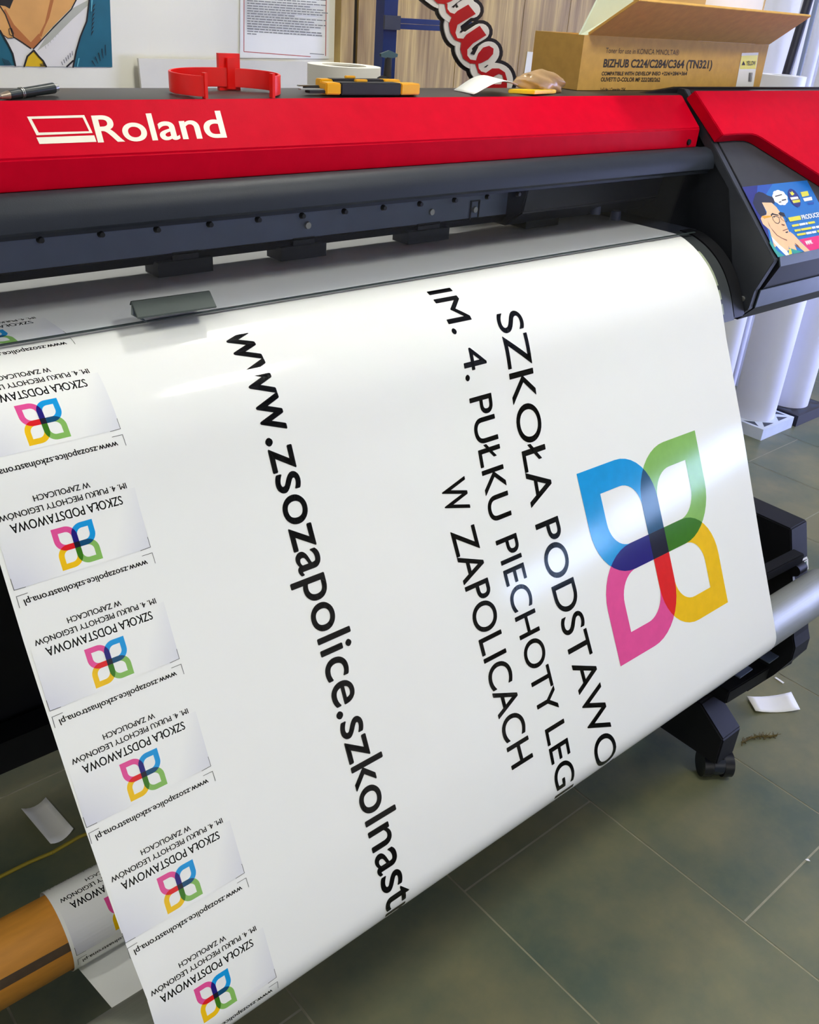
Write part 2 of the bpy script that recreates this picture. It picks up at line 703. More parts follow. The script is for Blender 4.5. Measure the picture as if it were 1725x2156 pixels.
def petal(cx, cy, sharp, r, a):
    """square [cx,cx+a]x[cy,cy+a], sharp at corner 'sharp' and the opposite one, round elsewhere (ccw)"""
    cs = [('bl', cx, cy, 180), ('br', cx + a, cy, 270), ('tr', cx + a, cy + a, 0), ('tl', cx, cy + a, 90)]
    opp = {'bl': 'tr', 'tr': 'bl', 'br': 'tl', 'tl': 'br'}[sharp]
    out = []
    for nme, x, y, st in cs:
        if nme in (sharp, opp):
            out.append(Vector((x, y)))
        else:
            ox = cx + r if x == cx else cx + a - r
            oy = cy + r if y == cy else cy + a - r
            out += arc(ox, oy, r, st, st + 90, 10)
    return out


PET = {'green': (0, 1 - LA, 'tl'), 'yellow': (1 - LA, 1 - LA, 'tr'), 'pink': (1 - LA, 0, 'br'), 'blue': (0, 0, 'bl')}
RO, RI = 0.275, 0.145
LOGO_MI = {'blue': 0, 'green': 1, 'yellow': 2, 'pink': 3}


def logo_items(art, M):
    """M maps unit coordinates to the sheet's (u, s)"""
    outers = {}
    for k, (x, y, sh) in PET.items():
        o_ = petal(x, y, sh, RO, LA)
        outers[k] = o_
        i_ = petal(x + LT, y + LT, sh, RI, LA - 2 * LT)
        n = len(o_)
        vs = [M(v) for v in o_ + i_]
        fs = [(j, (j + 1) % n, n + (j + 1) % n, n + j) for j in range(n)]
        art.items.append((vs, fs, LOGO_MI[k], 0))
    for (a, b_), mi in ((('blue', 'green'), 4), (('green', 'yellow'), 5), (('yellow', 'pink'), 6), (('pink', 'blue'), 7)):
        art.poly([M(v) for v in clip(outers[a], outers[b_])], mi)
    art.poly([M(Vector(v)) for v in ((1 - LA, 1 - LA), (LA, 1 - LA), (LA, LA), (1 - LA, LA))], 8)


logo_mats = [mat('ink_' + n, c_, 0.09, noise=0.04, nscale=60) for n, c_ in (('blue', (0, 150, 220)), ('green', (132, 184, 92)), ('yellow', (240, 192, 8)), ('pink', (226, 78, 150)), ('teal', (0, 72, 112)), ('dark_green', (52, 116, 12)), ('red', (222, 22, 30)), ('navy', (24, 14, 118)), ('midnight', (10, 10, 40)))]

big = [PS(*q) for q in ((1214, 998), (1463, 906), (1533, 1268), (1307, 1403))]     # BL, TL, TR, BR of the upright logo


def bigmap(v):
    return (big[0] * (1 - v.x) * (1 - v.y) + big[1] * (1 - v.x) * v.y + big[2] * v.x * v.y + big[3] * v.x * (1 - v.y))


art = Art()
logo_items(art, bigmap)
obj('printed_logo', art.bm(onsheet, 0.00003, CUTS), logo_mats, sheet)['label'] = 'large four-petal logo print in blue, green, yellow and pink'

# large lettering, reading downwards
HI, HP, HL, HH = ((899, 615), (947.6, 607)), ((988.7, 840), (1034, 828)), ((1147.6, 1540.5), (1186.8, 1516.7)), ((1076.9, 1617.4), (1120.8, 1590))
HS0, HS1, HW = ((1062, 740), (1112, 729)), ((1227.5, 1505), (1269, 1478)), ((732, 1624), (795, 1585))
TX = (   # word, part of it that is measured, baseline start and end, cap height, weight
    ('SZKOŁA', None, (1042, 663), (1119, 1069), *HS0, 0.010),
    ('PODSTAWOWA', 'PODSTAWO', (1127, 1106), (1253, 1622), *HS0, 0.010),
    ('IM.', None, (899, 615), (955, 704), *HI, 0.012),
    ('4.', None, (971, 737), (982, 803), *HP, 0.012),
    ('PUŁKU', None, (988.5, 840), (1033.5, 1101), *HP, 0.012),
    ('PIECHOTY', None, (1043.7, 1140), (1137.3, 1513), *HL, 0.012),
    ('LEGIONÓW', 'LEG', (1147.6, 1537.5), (1171.4, 1667), *HL, 0.012),
    ('W', None, (928, 1020), (941, 1087), *HH, 0.012),
    ('ZAPOLICACH', None, (948.6, 1121), (1078.7, 1621), *HH, 0.012),
    ('www', None, (468, 703), (556, 914), *HW, 0.016),
    ('.zsozapolice.szkolnastrona.pl', '.zsozapolice.szkolnast', (559, 925), (814, 1920), *HW, 0.016),
)
for body, fit, A, B_, h0, h1, off in TX:
    A, B_, h0, h1 = PS(*A), PS(*B_), PS(*h0), PS(*h1)
    hv = Vector((h1.x - h0.x, 0))
    art = Art()
    vf = text_poly(body, A, B_, hv, 0, 0, fit)
    ex = (B_ - A).normalized() * abs(hv.x) * off
    art.mesh(bold(vf, ex, hv * off))
    obj('printed_lettering', art.bm(onsheet, 0.00003, CUTS), black_ink, sheet)

# small labels along the left edge (printed upside down)
Z4 = lambda X, Y: PS(130 + X / 4.9286, 1450 + Y / 4.9286)
ML4, MR4 = Z4(255, 1445), Z4(1550, 803)


def frame(ml, mr):
    e1 = mr - ml
    e2 = Vector((e1.y, -e1.x))
    return ml, e1, e2


F4 = frame(ML4, MR4)


def loc4(X, Y):
    q = Z4(X, Y) - F4[0]
    e1, e2 = F4[1], F4[2]
    return Vector((q.dot(e1) / e1.dot(e1), q.dot(e2) / e2.dot(e2)))


RES[0] = 4
T4 = [  # body, start (right end), end (left end), cap point on the start side, offset
    ('SZKOŁA PODSTAWOWA', loc4(1258, 338), loc4(206, 803), loc4(1238, 350), loc4(1265, 428), 0.004),
    ('IM. 4. PUŁKU PIECHOTY LEGIONÓW', loc4(1298, 203), loc4(92, 738), loc4(1290, 207), loc4(1309, 256), 0.006),
    ('W ZAPOLICACH', loc4(952, 252), loc4(420, 478), loc4(948, 254), loc4(966, 304), 0.006),
    ('www.zsozapolice.szkolnastrona.pl', loc4(1510, 934), loc4(345, 1521), loc4(345, 1521), loc4(370, 1577), 0.006),
]
LG4 = [loc4(985, 612), loc4(1098, 985), loc4(718, 1175), loc4(595, 790)]   # BL, TL, TR, BR upright
MK4 = [  # crop marks: corner, arm end, arm end
    (loc4(255, 1445), loc4(218, 1335), loc4(368, 1392)), (loc4(1550, 803), loc4(1520, 704), loc4(1452, 856)),
    (loc4(275, 1500), loc4(308, 1610), loc4(385, 1443)), (loc4(1565, 853), loc4(1597, 955), loc4(1466, 902))]
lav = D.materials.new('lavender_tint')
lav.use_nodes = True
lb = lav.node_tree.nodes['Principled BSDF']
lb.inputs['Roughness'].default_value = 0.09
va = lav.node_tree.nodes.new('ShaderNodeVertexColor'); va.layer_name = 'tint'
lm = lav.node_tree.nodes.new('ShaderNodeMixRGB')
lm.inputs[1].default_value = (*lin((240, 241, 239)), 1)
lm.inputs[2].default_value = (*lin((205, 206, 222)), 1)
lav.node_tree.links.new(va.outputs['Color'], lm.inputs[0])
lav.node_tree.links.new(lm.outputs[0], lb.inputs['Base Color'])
mark_m = mat('crop_mark_ink', (60, 66, 60), 0.3, noise=0.05)


def strip(a, b_, wd):
    d_ = (b_ - a).normalized()
    n_ = Vector((-d_.y, d_.x)) * wd / 2
    return [a - n_, b_ - n_, b_ + n_, a + n_]


def label(ml, mr, srange=None):
    o_, e1, e2 = frame(ml, mr)
    M = lambda q: o_ + e1 * q.x + e2 * q.y
    bm = nb()
    cl = bm.loops.layers.float_color.new('tint')
    GX, GY = 28, 14

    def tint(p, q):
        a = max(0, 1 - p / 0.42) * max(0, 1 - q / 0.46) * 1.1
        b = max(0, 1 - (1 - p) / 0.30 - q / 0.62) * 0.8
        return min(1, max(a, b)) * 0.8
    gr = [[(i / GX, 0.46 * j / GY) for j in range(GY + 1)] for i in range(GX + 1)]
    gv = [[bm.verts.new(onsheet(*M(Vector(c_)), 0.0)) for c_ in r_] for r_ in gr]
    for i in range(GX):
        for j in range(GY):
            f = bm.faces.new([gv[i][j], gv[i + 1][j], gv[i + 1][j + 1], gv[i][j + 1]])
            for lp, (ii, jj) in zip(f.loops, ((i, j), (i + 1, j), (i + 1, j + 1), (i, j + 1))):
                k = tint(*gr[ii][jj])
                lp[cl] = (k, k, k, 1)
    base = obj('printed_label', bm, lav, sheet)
    art = Art()
    lgm = lambda v: M(LG4[0] * (1 - v.x) * (1 - v.y) + LG4[1] * (1 - v.x) * v.y + LG4[2] * v.x * v.y + LG4[3] * v.x * (1 - v.y))
    logo_items(art, lgm)
    obj('label_logo', art.bm(onsheet, 0.00003, CUTS), logo_mats, base)
    for body, A, B_, h0, h1, off in T4:
        art = Art()
        A2, B2, hv = M(A), M(B_), M(h1) - M(h0)
        vf = text_poly(body, A2, B2, hv, 0)
        art.mesh(bold(vf, (B2 - A2).normalized() * hv.length * 0.022, hv * 0.012))
        obj('label_lettering', art.bm(onsheet, 0.000012, CUTS), black_ink, base)
    for cn, a, b_ in MK4:
        art = Art()
        c0, a0_, b0_ = M(cn), M(a), M(b_)
        da, db = (a0_ - c0).normalized() * 0.0006, (b0_ - c0).normalized() * 0.0006
        art.items.append(([c0, a0_, a0_ + db, c0 + da + db, b0_ + da, b0_], [(0, 1, 2, 3), (0, 3, 4, 5)], 0, 0))
        obj('crop_mark', art.bm(onsheet, 0.00006, CUTS), mark_m, base)
    return base


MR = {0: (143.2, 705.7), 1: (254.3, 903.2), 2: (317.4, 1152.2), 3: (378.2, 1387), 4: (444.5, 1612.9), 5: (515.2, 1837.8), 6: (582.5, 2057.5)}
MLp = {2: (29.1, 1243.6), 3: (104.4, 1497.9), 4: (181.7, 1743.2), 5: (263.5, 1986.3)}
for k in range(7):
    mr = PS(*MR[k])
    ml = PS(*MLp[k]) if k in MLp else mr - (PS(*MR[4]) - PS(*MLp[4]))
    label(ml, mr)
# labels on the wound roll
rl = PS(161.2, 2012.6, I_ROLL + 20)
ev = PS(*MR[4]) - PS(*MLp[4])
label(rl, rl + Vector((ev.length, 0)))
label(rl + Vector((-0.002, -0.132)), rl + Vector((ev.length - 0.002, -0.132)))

RES[0] = 8
# ------------------------------------------------------------------ take-up core
core = thing('cardboard_tube', 'brown cardboard core tube inside the wound vinyl roll, with a dark spiral seam', 'tube', (0.8, ROLL[0], ROLL[1]))
rc = ROLL[2] - 0.006
obj('tube_wall', lathe([(rc, 0), (rc, 1.9), (rc - 0.006, 1.9), (rc - 0.006, 0)], (-0.18, ROLL[0], ROLL[1]), 64, 'x'), kraft_d, core, True)
# seam: dark strip along the tube
bm = nb()
rows = []
for k in range(24):
    x = -0.18 + 0.46 * k / 23
    ac = math.radians(150 + 6 * k / 23)
    rows.append([bm.verts.new((x, ROLL[0] + math.cos(ac + d_) * (rc + 0.0004), ROLL[1] + math.sin(ac + d_) * (rc + 0.0004))) for d_ in (-0.12, -0.06, 0, 0.06, 0.12)])
for a, b_ in zip(rows, rows[1:]):
    for i in range(4):
        bm.faces.new((a[i], b_[i], b_[i + 1], a[i + 1]))
obj('seam', bm, mat('dark_seam', (78, 62, 46), 0.7, noise=0.2, nscale=50), core)

# ------------------------------------------------------------------ printer
X0, XE = -0.55, 1.679
prn = thing('wide_format_printer', 'large red and charcoal wide format printer with the white vinyl coming out', 'printer', (0.9, 1.2, 0))
RC = [(1.130, 1.526), (1.075, 1.473), (1.076, 1.4375), (1.10, 1.437), (1.15, 1.47), (1.15, 1.522)]
cover = obj('front_cover', xprism(RC, X0, XE, 0.002), red_m, prn, True)
n45 = Vector((0, -(1.526 - 1.473), (1.130 - 1.075))).normalized()
rp = Vector((0, 1.130, 1.526))


def onred(px, py, off=0.0004):
    return onp(px, py, rp + n45 * off, n45)


def pixart(fn):
    return lambda u, v, off: fn(u, v, 0.0003 + off)


C1 = lambda X, Y: Vector((X / 2.4643, Y / 2.4643))
art = Art()
q = [C1(*p_) for p_ in ((140, 605), (437, 597), (481, 690), (190, 702))]
qi = [C1(*p_) for p_ in ((163, 617), (429, 610), (463, 681), (201, 688))]
art.items.append((q + qi, [(0, 1, 5, 4), (1, 2, 6, 5), (2, 3, 7, 6), (3, 0, 4, 7)], 0, 0))
art.poly([C1(*p_) for p_ in ((189, 713), (489, 702), (501, 736), (205, 747))])
obj('emblem', art.bm(pixart(onred), 0.00005), logo_w, cover)
art = Art()
A, B_ = C1(508, 737), C1(1178, 711)
art.mesh(text_poly('Roland', A, B_, C1(470, 598) - C1(506, 735), 0.014))
obj('lettering', art.bm(pixart(onred), 0.00005), logo_w, cover)
sp = at(1450, 299, y=1.0755)
obj('cover_screw', cyl(sp + Vector((0, 0.003, 0)), sp + Vector((0, -0.003, 0)), 0.006, 0.005, 20, 0.001), black_m, cover, True)

# charcoal bulge of the cover and the clear window under it
vfold = at(1300, 185 + 0.0898 * 2027, y=1.036)
band_lo = at(1300, 185 + 0.098 * 2027, y=1.043)
BP = [(1.074, 1.4385), (1.062, 1.441), (1.049, 1.437), (1.0405, 1.428), (1.036, 1.416), (1.0355, 1.404), (vfold.y + 0.0, vfold.z), (1.046, band_lo.z + 0.004), (1.046, band_lo.z), (1.058, band_lo.z), (1.075, band_lo.z + 0.02), (1.10, 1.425), (1.10, 1.438)]
band = obj('cover_band', xprism(BP, X0, XE + 0.012, 0.0), dark_m, prn, True)
# small screws along the lower edge of the band
wtop = band_lo.z
glass_m = D.materials.new('smoked_clear_window')
glass_m.use_nodes = True
gt = glass_m.node_tree
gt.nodes.remove(gt.nodes['Principled BSDF'])
go = gt.nodes['Material Output']
g1 = gt.nodes.new('ShaderNodeBsdfTransparent'); g1.inputs[0].default_value = (0.95, 0.955, 0.97, 1)
g2 = gt.nodes.new('ShaderNodeBsdfGlossy'); g2.inputs['Roughness'].default_value = 0.02
gm = gt.nodes.new('ShaderNodeMixShader')
gm.inputs[0].default_value = 0.018; gt.links.new(g1.outputs[0], gm.inputs[1]); gt.links.new(g2.outputs[0], gm.inputs[2]); gt.links.new(gm.outputs[0], go.inputs[0])
wl = at(1435, 482, x=1.66)
WB = (1.017, 1.2895)
bm = nb()
for yy in (0.0, 0.003):
    pass
WXR = 1.668
pts = [(WXR, 1.052, wtop + 0.004), (WXR - 0.004, WB[0] + 0.004, WB[1] + 0.012), (WXR - 0.024, WB[0], WB[1]), (X0, WB[0], WB[1]), (X0, 1.052, wtop + 0.004)]
obj('cover_window', prism(pts, (0, 0.0028, 0)), glass_m, prn)
obj('window_edge', prism([(WXR - 0.024, WB[0] - 0.0006, WB[1]), (X0, WB[0] - 0.0006, WB[1]), (X0, WB[0] - 0.0006, WB[1] + 0.0016), (WXR - 0.024, WB[0] - 0.0006, WB[1] + 0.0016)], (0, 0.004, 0)), mat('window_edge', (60, 70, 70), 0.3, noise=0.05), prn)
for px, py in ((87, 509), (215, 497), (333, 487), (444, 476), (546, 466), (639, 458), (728, 449), (810, 441), (887, 433), (960, 425), (1029, 418), (1093, 412)):
    q = at(px, py - 3, y=1.0445)
    obj('band_screw', cyl(q + Vector((0, 0.004, 0)), q + Vector((0, -0.002, 0)), 0.0045, 0.003, 12), black_m, band, True)

# interior: rail, dark carriage way, platen, pinch rollers
rz1, rz0 = at(700, 507, y=1.19).z, None
rail = obj('carriage_rail', box(X0, 1.56, 1.19, 1.235, at(350, 185 + 0.1195 * 2977, y=1.19).z + 0.004, 1.44, 0.002), rail_m, prn)
for px, py in ((647, 474), (908, 446), (999, 441)):
    q = at(px, py, y=1.19)
    bm = nb()
    add_cyl(bm, q + Vector((0, 0.002, 0)), q + Vector((0, -0.004, 0)), 0.006, 0.005, 16)
    obj('rail_screw', bm, steel_m, rail, True)
q = at(999, 441, y=1.1898)
bm = nb()
for a in ((-0.011, -0.009, -0.014, 0.014), (0.009, 0.011, -0.014, 0.014), (-0.011, 0.011, -0.016, -0.014), (-0.011, 0.011, 0.014, 0.016)):
    add_box(bm, q.x + a[0], q.x + a[1], 1.1875, 1.19, q.z + a[2], q.z + a[3])
obj('rail_bracket', bm, black_m, rail)
rzb = at(350, 185 + 0.1195 * 2977, y=1.19).z
obj('rail_foot', xprism([(1.187, rzb + 0.003), (1.235, rzb), (1.235, 1.3025), (1.20, 1.306)], X0, 1.5, 0.0), black_m, prn)
bm = nb(); add_box(bm, X0, 1.20, 1.262, 1.272, 1.345, 1.352)
obj('added_inner_light', bm, mat('added_inner_glow', (255, 250, 235), 0.4, emit=((1.0, 0.97, 0.88), 4.5)), prn)  # added fill light hidden behind the rail, brightens the strip of platen below
obj('added_light_holder', box(X0, 1.24, 1.237, 1.29, 1.3525, 1.358, 0.001), black_m, prn)  # holder made up to go with the added light
obj('platen', xprism([(1.05, 1.284), (1.46, 1.283), (1.46, 1.22), (1.05, 1.22)], X0, 1.70, 0.0), navy_m, prn)
for a, b_, pb0 in ((330, 458, 578), (600, 705, 549), (860, 955, 511), (1120, 1190, 481)):
    pa, pb = at(a, pb0 + 3, z=1.292), at(b_, pb0 - 6, z=1.292)
    ya = 1.185
    bm = nb()
    add_box(bm, pa.x, pb.x, ya, ya + 0.04, 1.2905, 1.311)
    bevel(bm, 0.003)
    add_box(bm, pa.x + 0.025, pb.x - 0.02, ya + 0.004, ya + 0.03, 1.311, 1.322)
    obj('pinch_roller_unit', bm, black_m, prn)
# knobs at the right end of the carriage way
for px, py in ((1255, 437), (1297, 450), (1210, 425)):
    q = at(px, py, y=1.17)
    obj('adjusting_knob', cyl((q.x, 1.17, q.z - 0.012), (q.x, 1.17, q.z + 0.006), 0.011, 0.010, 20, 0.001), mat('blue_grey_knob', (62, 72, 104), 0.4, noise=0.05), prn, True)
obj('inner_housing', xprism([(1.19, 1.30), (1.15, 1.33), (1.14, 1.40), (1.165, 1.425), (1.235, 1.43), (1.235, 1.30)], 1.28, 1.69, 0.003), mat('navy_housing', (26, 30, 46), 0.45, noise=0.1), prn)
# bent metal handle of the clear window
h = [at(276, 634.5, y=1.026), at(442, 612, y=1.026), at(456.5, 645, y=0.988), at(290, 669, y=0.988)]
bm = nb()
nh = (h[1] - h[0]).cross(h[3] - h[0]).normalized()
if nh.z < 0:
    nh = -nh
add_prism(bm, [v for v in h], -nh * 0.0022)
lf = [at(276, 634.5, y=1.043), at(277, 655, y=1.036), at(287, 659, y=1.02)]
add_prism(bm, [h[0], h[0] + Vector((0.004, -0.004, -0.016)), h[0] + Vector((0.008, -0.022, -0.022)), h[3] + Vector((-0.002, 0.014, -0.0))], Vector((0.002, 0, 0)))
add_prism(bm, [h[0], h[1], h[1] + Vector((0, 0.004, -0.006)), h[0] + Vector((0, 0.004, -0.006))], Vector((0, 0.002, 0)))
obj('window_handle', bevel(bm, 0.0008, 2), mat('grey_sheet_metal', (84, 92, 90), 0.45, 0.2, noise=0.05, nscale=30), prn)

# apron below the sheet, its end piece
k0 = next(i for i, p_ in enumerate(PROF) if p_.x < 1.06)
ap = [PROF[i] + NR[i] * -0.004 for i in range(k0, len(PROF)) if PROF[i].y > 1.14 and i < 60]
apf = [(p_.x, p_.y) for p_ in ap] + [(0.96, 1.13), (1.06, 1.20)]
apron = obj('front_apron', xprism(apf, X0, 1.645, 0.0), mat('dark_apron', (52, 56, 58), 0.4, noise=0.08, nscale=30), prn, True)
apf2 = [(p_.x + 0.002, p_.y + 0.002) for p_ in ap] + [(0.96, 1.13), (1.06, 1.20)]
obj('apron_end', xprism(apf2, 1.6465, 1.688, 0.003), black_m, prn, True)
# pale tape marks on the apron next to the sheet edge
ks = [i for i, p_ in enumerate(PROF) if 1.15 < p_.y < 1.272 and p_.x < 1.0]
for (ka, kb), nm in (((ks[0], ks[len(ks) * 11 // 20]), 0), ((ks[len(ks) * 13 // 20], ks[len(ks) * 15 // 20]), 0), ((ks[len(ks) * 16 // 20], ks[-1]), 0)):
    bm = nb()
    prev = None
    for i in range(ka, kb + 1):
        row = [bm.verts.new((x, PROF[i].x - NR[i].x * 0.0034, PROF[i].y - NR[i].y * 0.0034)) for x in (1.598, 1.6125)]
        if prev:
            bm.faces.new((prev[0], prev[1], row[1], row[0]))
        prev = row
    obj('tape_strip', bm, mat('pale_tape', (150, 158, 134), 0.6, noise=0.12, nscale=60), apron)
obj('lower_body', xprism([(0.965, 1.128), (1.06, 1.20), (1.50, 1.22), (1.50, 1.02), (1.10, 1.02)], X0, 1.70, 0.004), black_m, prn)
obj('rear_body', xprism([(1.25, 1.44), (1.25, 1.47), (1.25, 1.4795), (1.62, 1.4795), (1.62, 1.36), (1.30, 1.36)], X0, 2.3, 0.003), black_m, prn)
obj('top_deck', xprism([(1.135, 1.5235), (1.15, 1.5275), (1.246, 1.5275), (1.246, 1.50), (1.235, 1.44), (1.16, 1.44), (1.15, 1.50)], X0, 1.70, 0.0015), mat('dark_deck', (48, 46, 46), 0.42, noise=0.08, nscale=40), prn, True)

# right-hand side: plate, recess, housing, panel
PL = [(1.135, 1.536), (1.044, 1.4455), (0.864, 1.2645), (0.889, 1.198), (0.892, 1.162), (0.926, 1.127), (1.5, 1.127), (1.5, 1.30), (1.25, 1.536)]
obj('side_wall', xprism([(1.16, 1.525), (1.06, 1.43), (0.89, 1.262), (0.905, 1.165), (0.935, 1.13), (1.5, 1.127), (1.5, 1.474), (1.19, 1.474)], 1.7075, 1.72, 0.0), mat('side_black', (24, 27, 34), 0.5, noise=0.08), prn)
FL = [(1.135, 1.536), (1.044, 1.4455), (0.864, 1.2645), (0.889, 1.198), (0.892, 1.162), (0.905, 1.148), (0.927, 1.162), (0.958, 1.267), (0.993, 1.373), (1.08, 1.455), (1.17, 1.536)]
obj('side_flange', xprism(FL, 1.690, 1.7065, 0.0012), mat('flange_plastic', (44, 47, 54), 0.42, noise=0.06, nscale=40), prn)
q = at(1564, 629, x=1.6895)
obj('flange_screw', cyl(q + Vector((0.004, 0, 0)), q + Vector((-0.004, 0, 0)), 0.006, 0.005, 16), steel_m, prn, True)
dn = Vector((0, -math.sqrt(.5), math.sqrt(.5)))
HS = [(1.15, 1.534), (1.124, 1.5245), (1.044, 1.444), (0.872, 1.271), (0.862, 1.255), (0.885, 1.205), (0.889, 1.198), (0.892, 1.162), (0.926, 1.127), (1.5, 1.127), (1.5, 1.474), (1.19, 1.474), (1.178, 1.53)]
obj('end_housing', xprism(HS, 1.7205, 2.40, 0.0), mat('housing_dark', (24, 25, 34), 0.45, noise=0.06, nscale=40), prn)
obj('control_panel', prism([Vector((1.708, 1.06, 1.460)) , Vector((2.40, 1.06, 1.460)), Vector((2.40, 0.868, 1.268)), Vector((1.708, 0.868, 1.268))], dn * 0.0025, 0.0008), panel_m, prn)
obj('panel_lip', prism([Vector((1.708, 0.8675, 1.2685)), Vector((2.40, 0.8675, 1.2685)), Vector((2.40, 0.8605, 1.251)), Vector((1.708, 0.8605, 1.251))], Vector((0, -0.003, 0.0012)), 0.0008), lip_m, prn)
obj('lower_strip', prism([Vector((1.709, 0.8885, 1.199)), Vector((2.40, 0.8885, 1.199)), Vector((2.40, 0.8915, 1.163)), Vector((1.709, 0.8915, 1.163))], Vector((0, -0.003, 0)), 0.0005), lip_m, prn)
obj('end_top', prism([(1.568, 1.15, 1.526), (1.602, 1.15, 1.530), (1.689, 1.15, 1.538), (2.40, 1.15, 1.538), (2.40, 1.15, 1.50), (1.60, 1.15, 1.50)], (0, 0.012, 0), 0.001), black_m, prn)
# red raised end cover over the panel
ph = 0.0225
p45 = Vector((1.7, 1.044, 1.444)) + dn * 0.003
CA = lambda X, Y: (1400 + X / 5.308, 150 + Y / 5.308)
outl = [(335, 215), (655, 712), (870, 698), (980, 700), (1040, 718), (1090, 745), (1725, 1152)]
top_pts = [onp(*CA(X, Y), p45 + dn * ph, dn) for X, Y in outl]
v_ = (top_pts[-1] - top_pts[-2]).normalized()
e_ = top_pts[-1] + v_ * 0.06
tl, tr = top_pts[0], Vector((2.40, top_pts[0].y, top_pts[0].z))
poly = top_pts + [e_, Vector((2.40, e_.y, e_.z)), tr]
obj('end_cover', prism([p_ - dn * ph for p_ in poly], dn * ph, 0.0015), red_m, prn, True)

# advert sticker on the panel
CS = lambda X, Y: Vector((1550 + X / 9.857, 370 + Y / 9.857))
art = Art()
SM = [mat('sticker_' + n, c_, 0.3, noise=0.03, nscale=60) for n, c_ in (
    ('blue', (0, 106, 190)), ('navy', (16, 26, 120)), ('hair', (14, 18, 44)), ('skin', (236, 190, 146)), ('brown', (120, 66, 34)), ('white', (236, 238, 240)), ('teal', (44, 152, 148)), ('yellow', (216, 210, 56)), ('pink', (226, 20, 116)), ('black', (16, 14, 20)), ('frame', (222, 160, 40)), ('royal', (10, 70, 170)))]
P_ = lambda l: [CS(*p_) for p_ in l]
art.poly(P_([(130, 235), (1475, 95), (1725, 560), (1960, 1010), (1960, 1450), (870, 1690), (690, 1330), (400, 760)]), 0)
art.poly(P_([(130, 235), (760, 170), (600, 420), (560, 700), (620, 1000), (700, 1320), (690, 1330), (400, 760)]), 11)
art.poly(P_([(130, 235), (450, 205), (400, 700), (640, 1000), (700, 1320), (690, 1330), (400, 760)]), 1)
art.poly(P_([(1310, 1325), (1960, 1190), (1960, 1450), (1540, 1560)]), 8)
art.poly(P_([(400, 380), (470, 330), (560, 350), (660, 410), (760, 440), (800, 520), (800, 590), (740, 560), (540, 555), (600, 690), (640, 800), (520, 850), (420, 720), (350, 560)]), 2)
art.poly(P_([(540, 555), (740, 560), (840, 650), (905, 740), (1000, 900), (1060, 1060), (1105, 1160), (1080, 1350), (1060, 1380), (960, 1330), (800, 1500), (700, 1120), (650, 1080), (560, 1000), (515, 890), (540, 840), (630, 810), (640, 750)]), 3)
art.poly(P_([(700, 1100), (860, 1260), (1000, 1320), (1090, 1340), (1100, 1540), (1060, 1560), (900, 1430), (740, 1260)]), 3)
art.poly(P_([(655, 930), (720, 1070), (860, 1230), (960, 1290), (1090, 1340), (1078, 1362), (945, 1300), (848, 1240), (770, 1150), (690, 1035)]), 4)
art.poly(P_([(1120, 1160), (1200, 1220), (1350, 1380), (1540, 1560), (1430, 1580), (1330, 1500), (1210, 1420), (1290, 1600), (1180, 1520), (1110, 1500), (1060, 1340), (1080, 1220)]), 3)
art.poly(P_([(1220, 1390), (1290, 1440), (1350, 1520), (1260, 1470)]), 4)
art.poly(P_([(715, 1190), (720, 1340), (860, 1560), (1010, 1660), (880, 1690), (790, 1560), (700, 1400)]), 6)
art.poly(P_([(735, 1260), (900, 1430), (1060, 1560), (1110, 1640), (1040, 1655), (900, 1520), (780, 1380)]), 5)
art.poly(P_([(1110, 1500), (1180, 1520), (1390, 1580), (1200, 1620)]), 6)
art.poly(P_([(1100, 1530), (1140, 1510), (1170, 1620), (1100, 1640)]), 7)
art.poly(P_([(530, 850), (560, 830), (730, 830), (740, 855), (610, 885), (600, 900)]), 10)
art.poly(P_([(720, 810), (755, 770), (800, 790), (880, 810), (890, 830), (760, 810), (740, 850)]), 9)
art.poly(P_([(880, 780), (920, 750), (1000, 770), (1030, 840), (920, 830)]), 9)
for ring in ([(750, 850), (830, 830), (900, 860), (915, 960), (880, 1000), (820, 980), (770, 920)], [(910, 850), (1010, 830), (1040, 860), (1075, 930), (1050, 960), (990, 940), (940, 900)]):
    rr = P_(ring)
    cc = sum(rr, Vector((0, 0))) / len(rr)
    inner = [cc + (p_ - cc) * 0.84 for p_ in rr]
    n = len(rr)
    art.items.append((rr + inner, [(i, (i + 1) % n, n + (i + 1) % n, n + i) for i in range(n)], 9, 0))
art.poly(P_([(775, 850), (790, 830), (815, 850), (795, 870)]), 9)
art.poly(P_([(965, 1135), (1080, 1095), (1085, 1110), (985, 1145)]), 4)
art.poly(P_([(1020, 1170), (1080, 1150), (1085, 1175), (1050, 1190)]), 9)
art.poly(P_([(945, 1000), (1000, 1010), (1020, 1020), (1000, 1040), (950, 1020)]), 4)
bub = []
for i in range(36):
    t = 2 * math.pi * i / 36
    r_ = 1 + 0.10 * abs(math.sin(4.5 * t))
    bub.append(CS(920 + 150 * r_ * math.cos(t) + 20 * math.sin(t), 455 + 145 * r_ * math.sin(t) + 30 * math.cos(t)))
art.poly(bub, 5)
for l in ([(810, 420), (950, 380), (960, 400), (820, 440)], [(950, 500), (1040, 480), (1045, 505), (955, 525)], [(890, 540), (940, 530), (945, 550), (895, 560)]):
    art.poly(P_(l), 9)
art.poly([CS(1212 + 110 * math.cos(t) * 1.0 + 75 * math.sin(t), 460 + 190 * math.sin(t)) for t in [2 * math.pi * i / 28 for i in range(28)]], 1)
art.poly(P_([(1110, 330), (1150, 350), (1160, 315), (1190, 350), (1215, 375), (1180, 410), (1150, 400)]), 7)
art.poly(P_([(1125, 450), (1280, 430), (1305, 475), (1150, 500)]), 5)
art.poly(P_([(1165, 515), (1320, 490), (1340, 545), (1195, 570)]), 7)
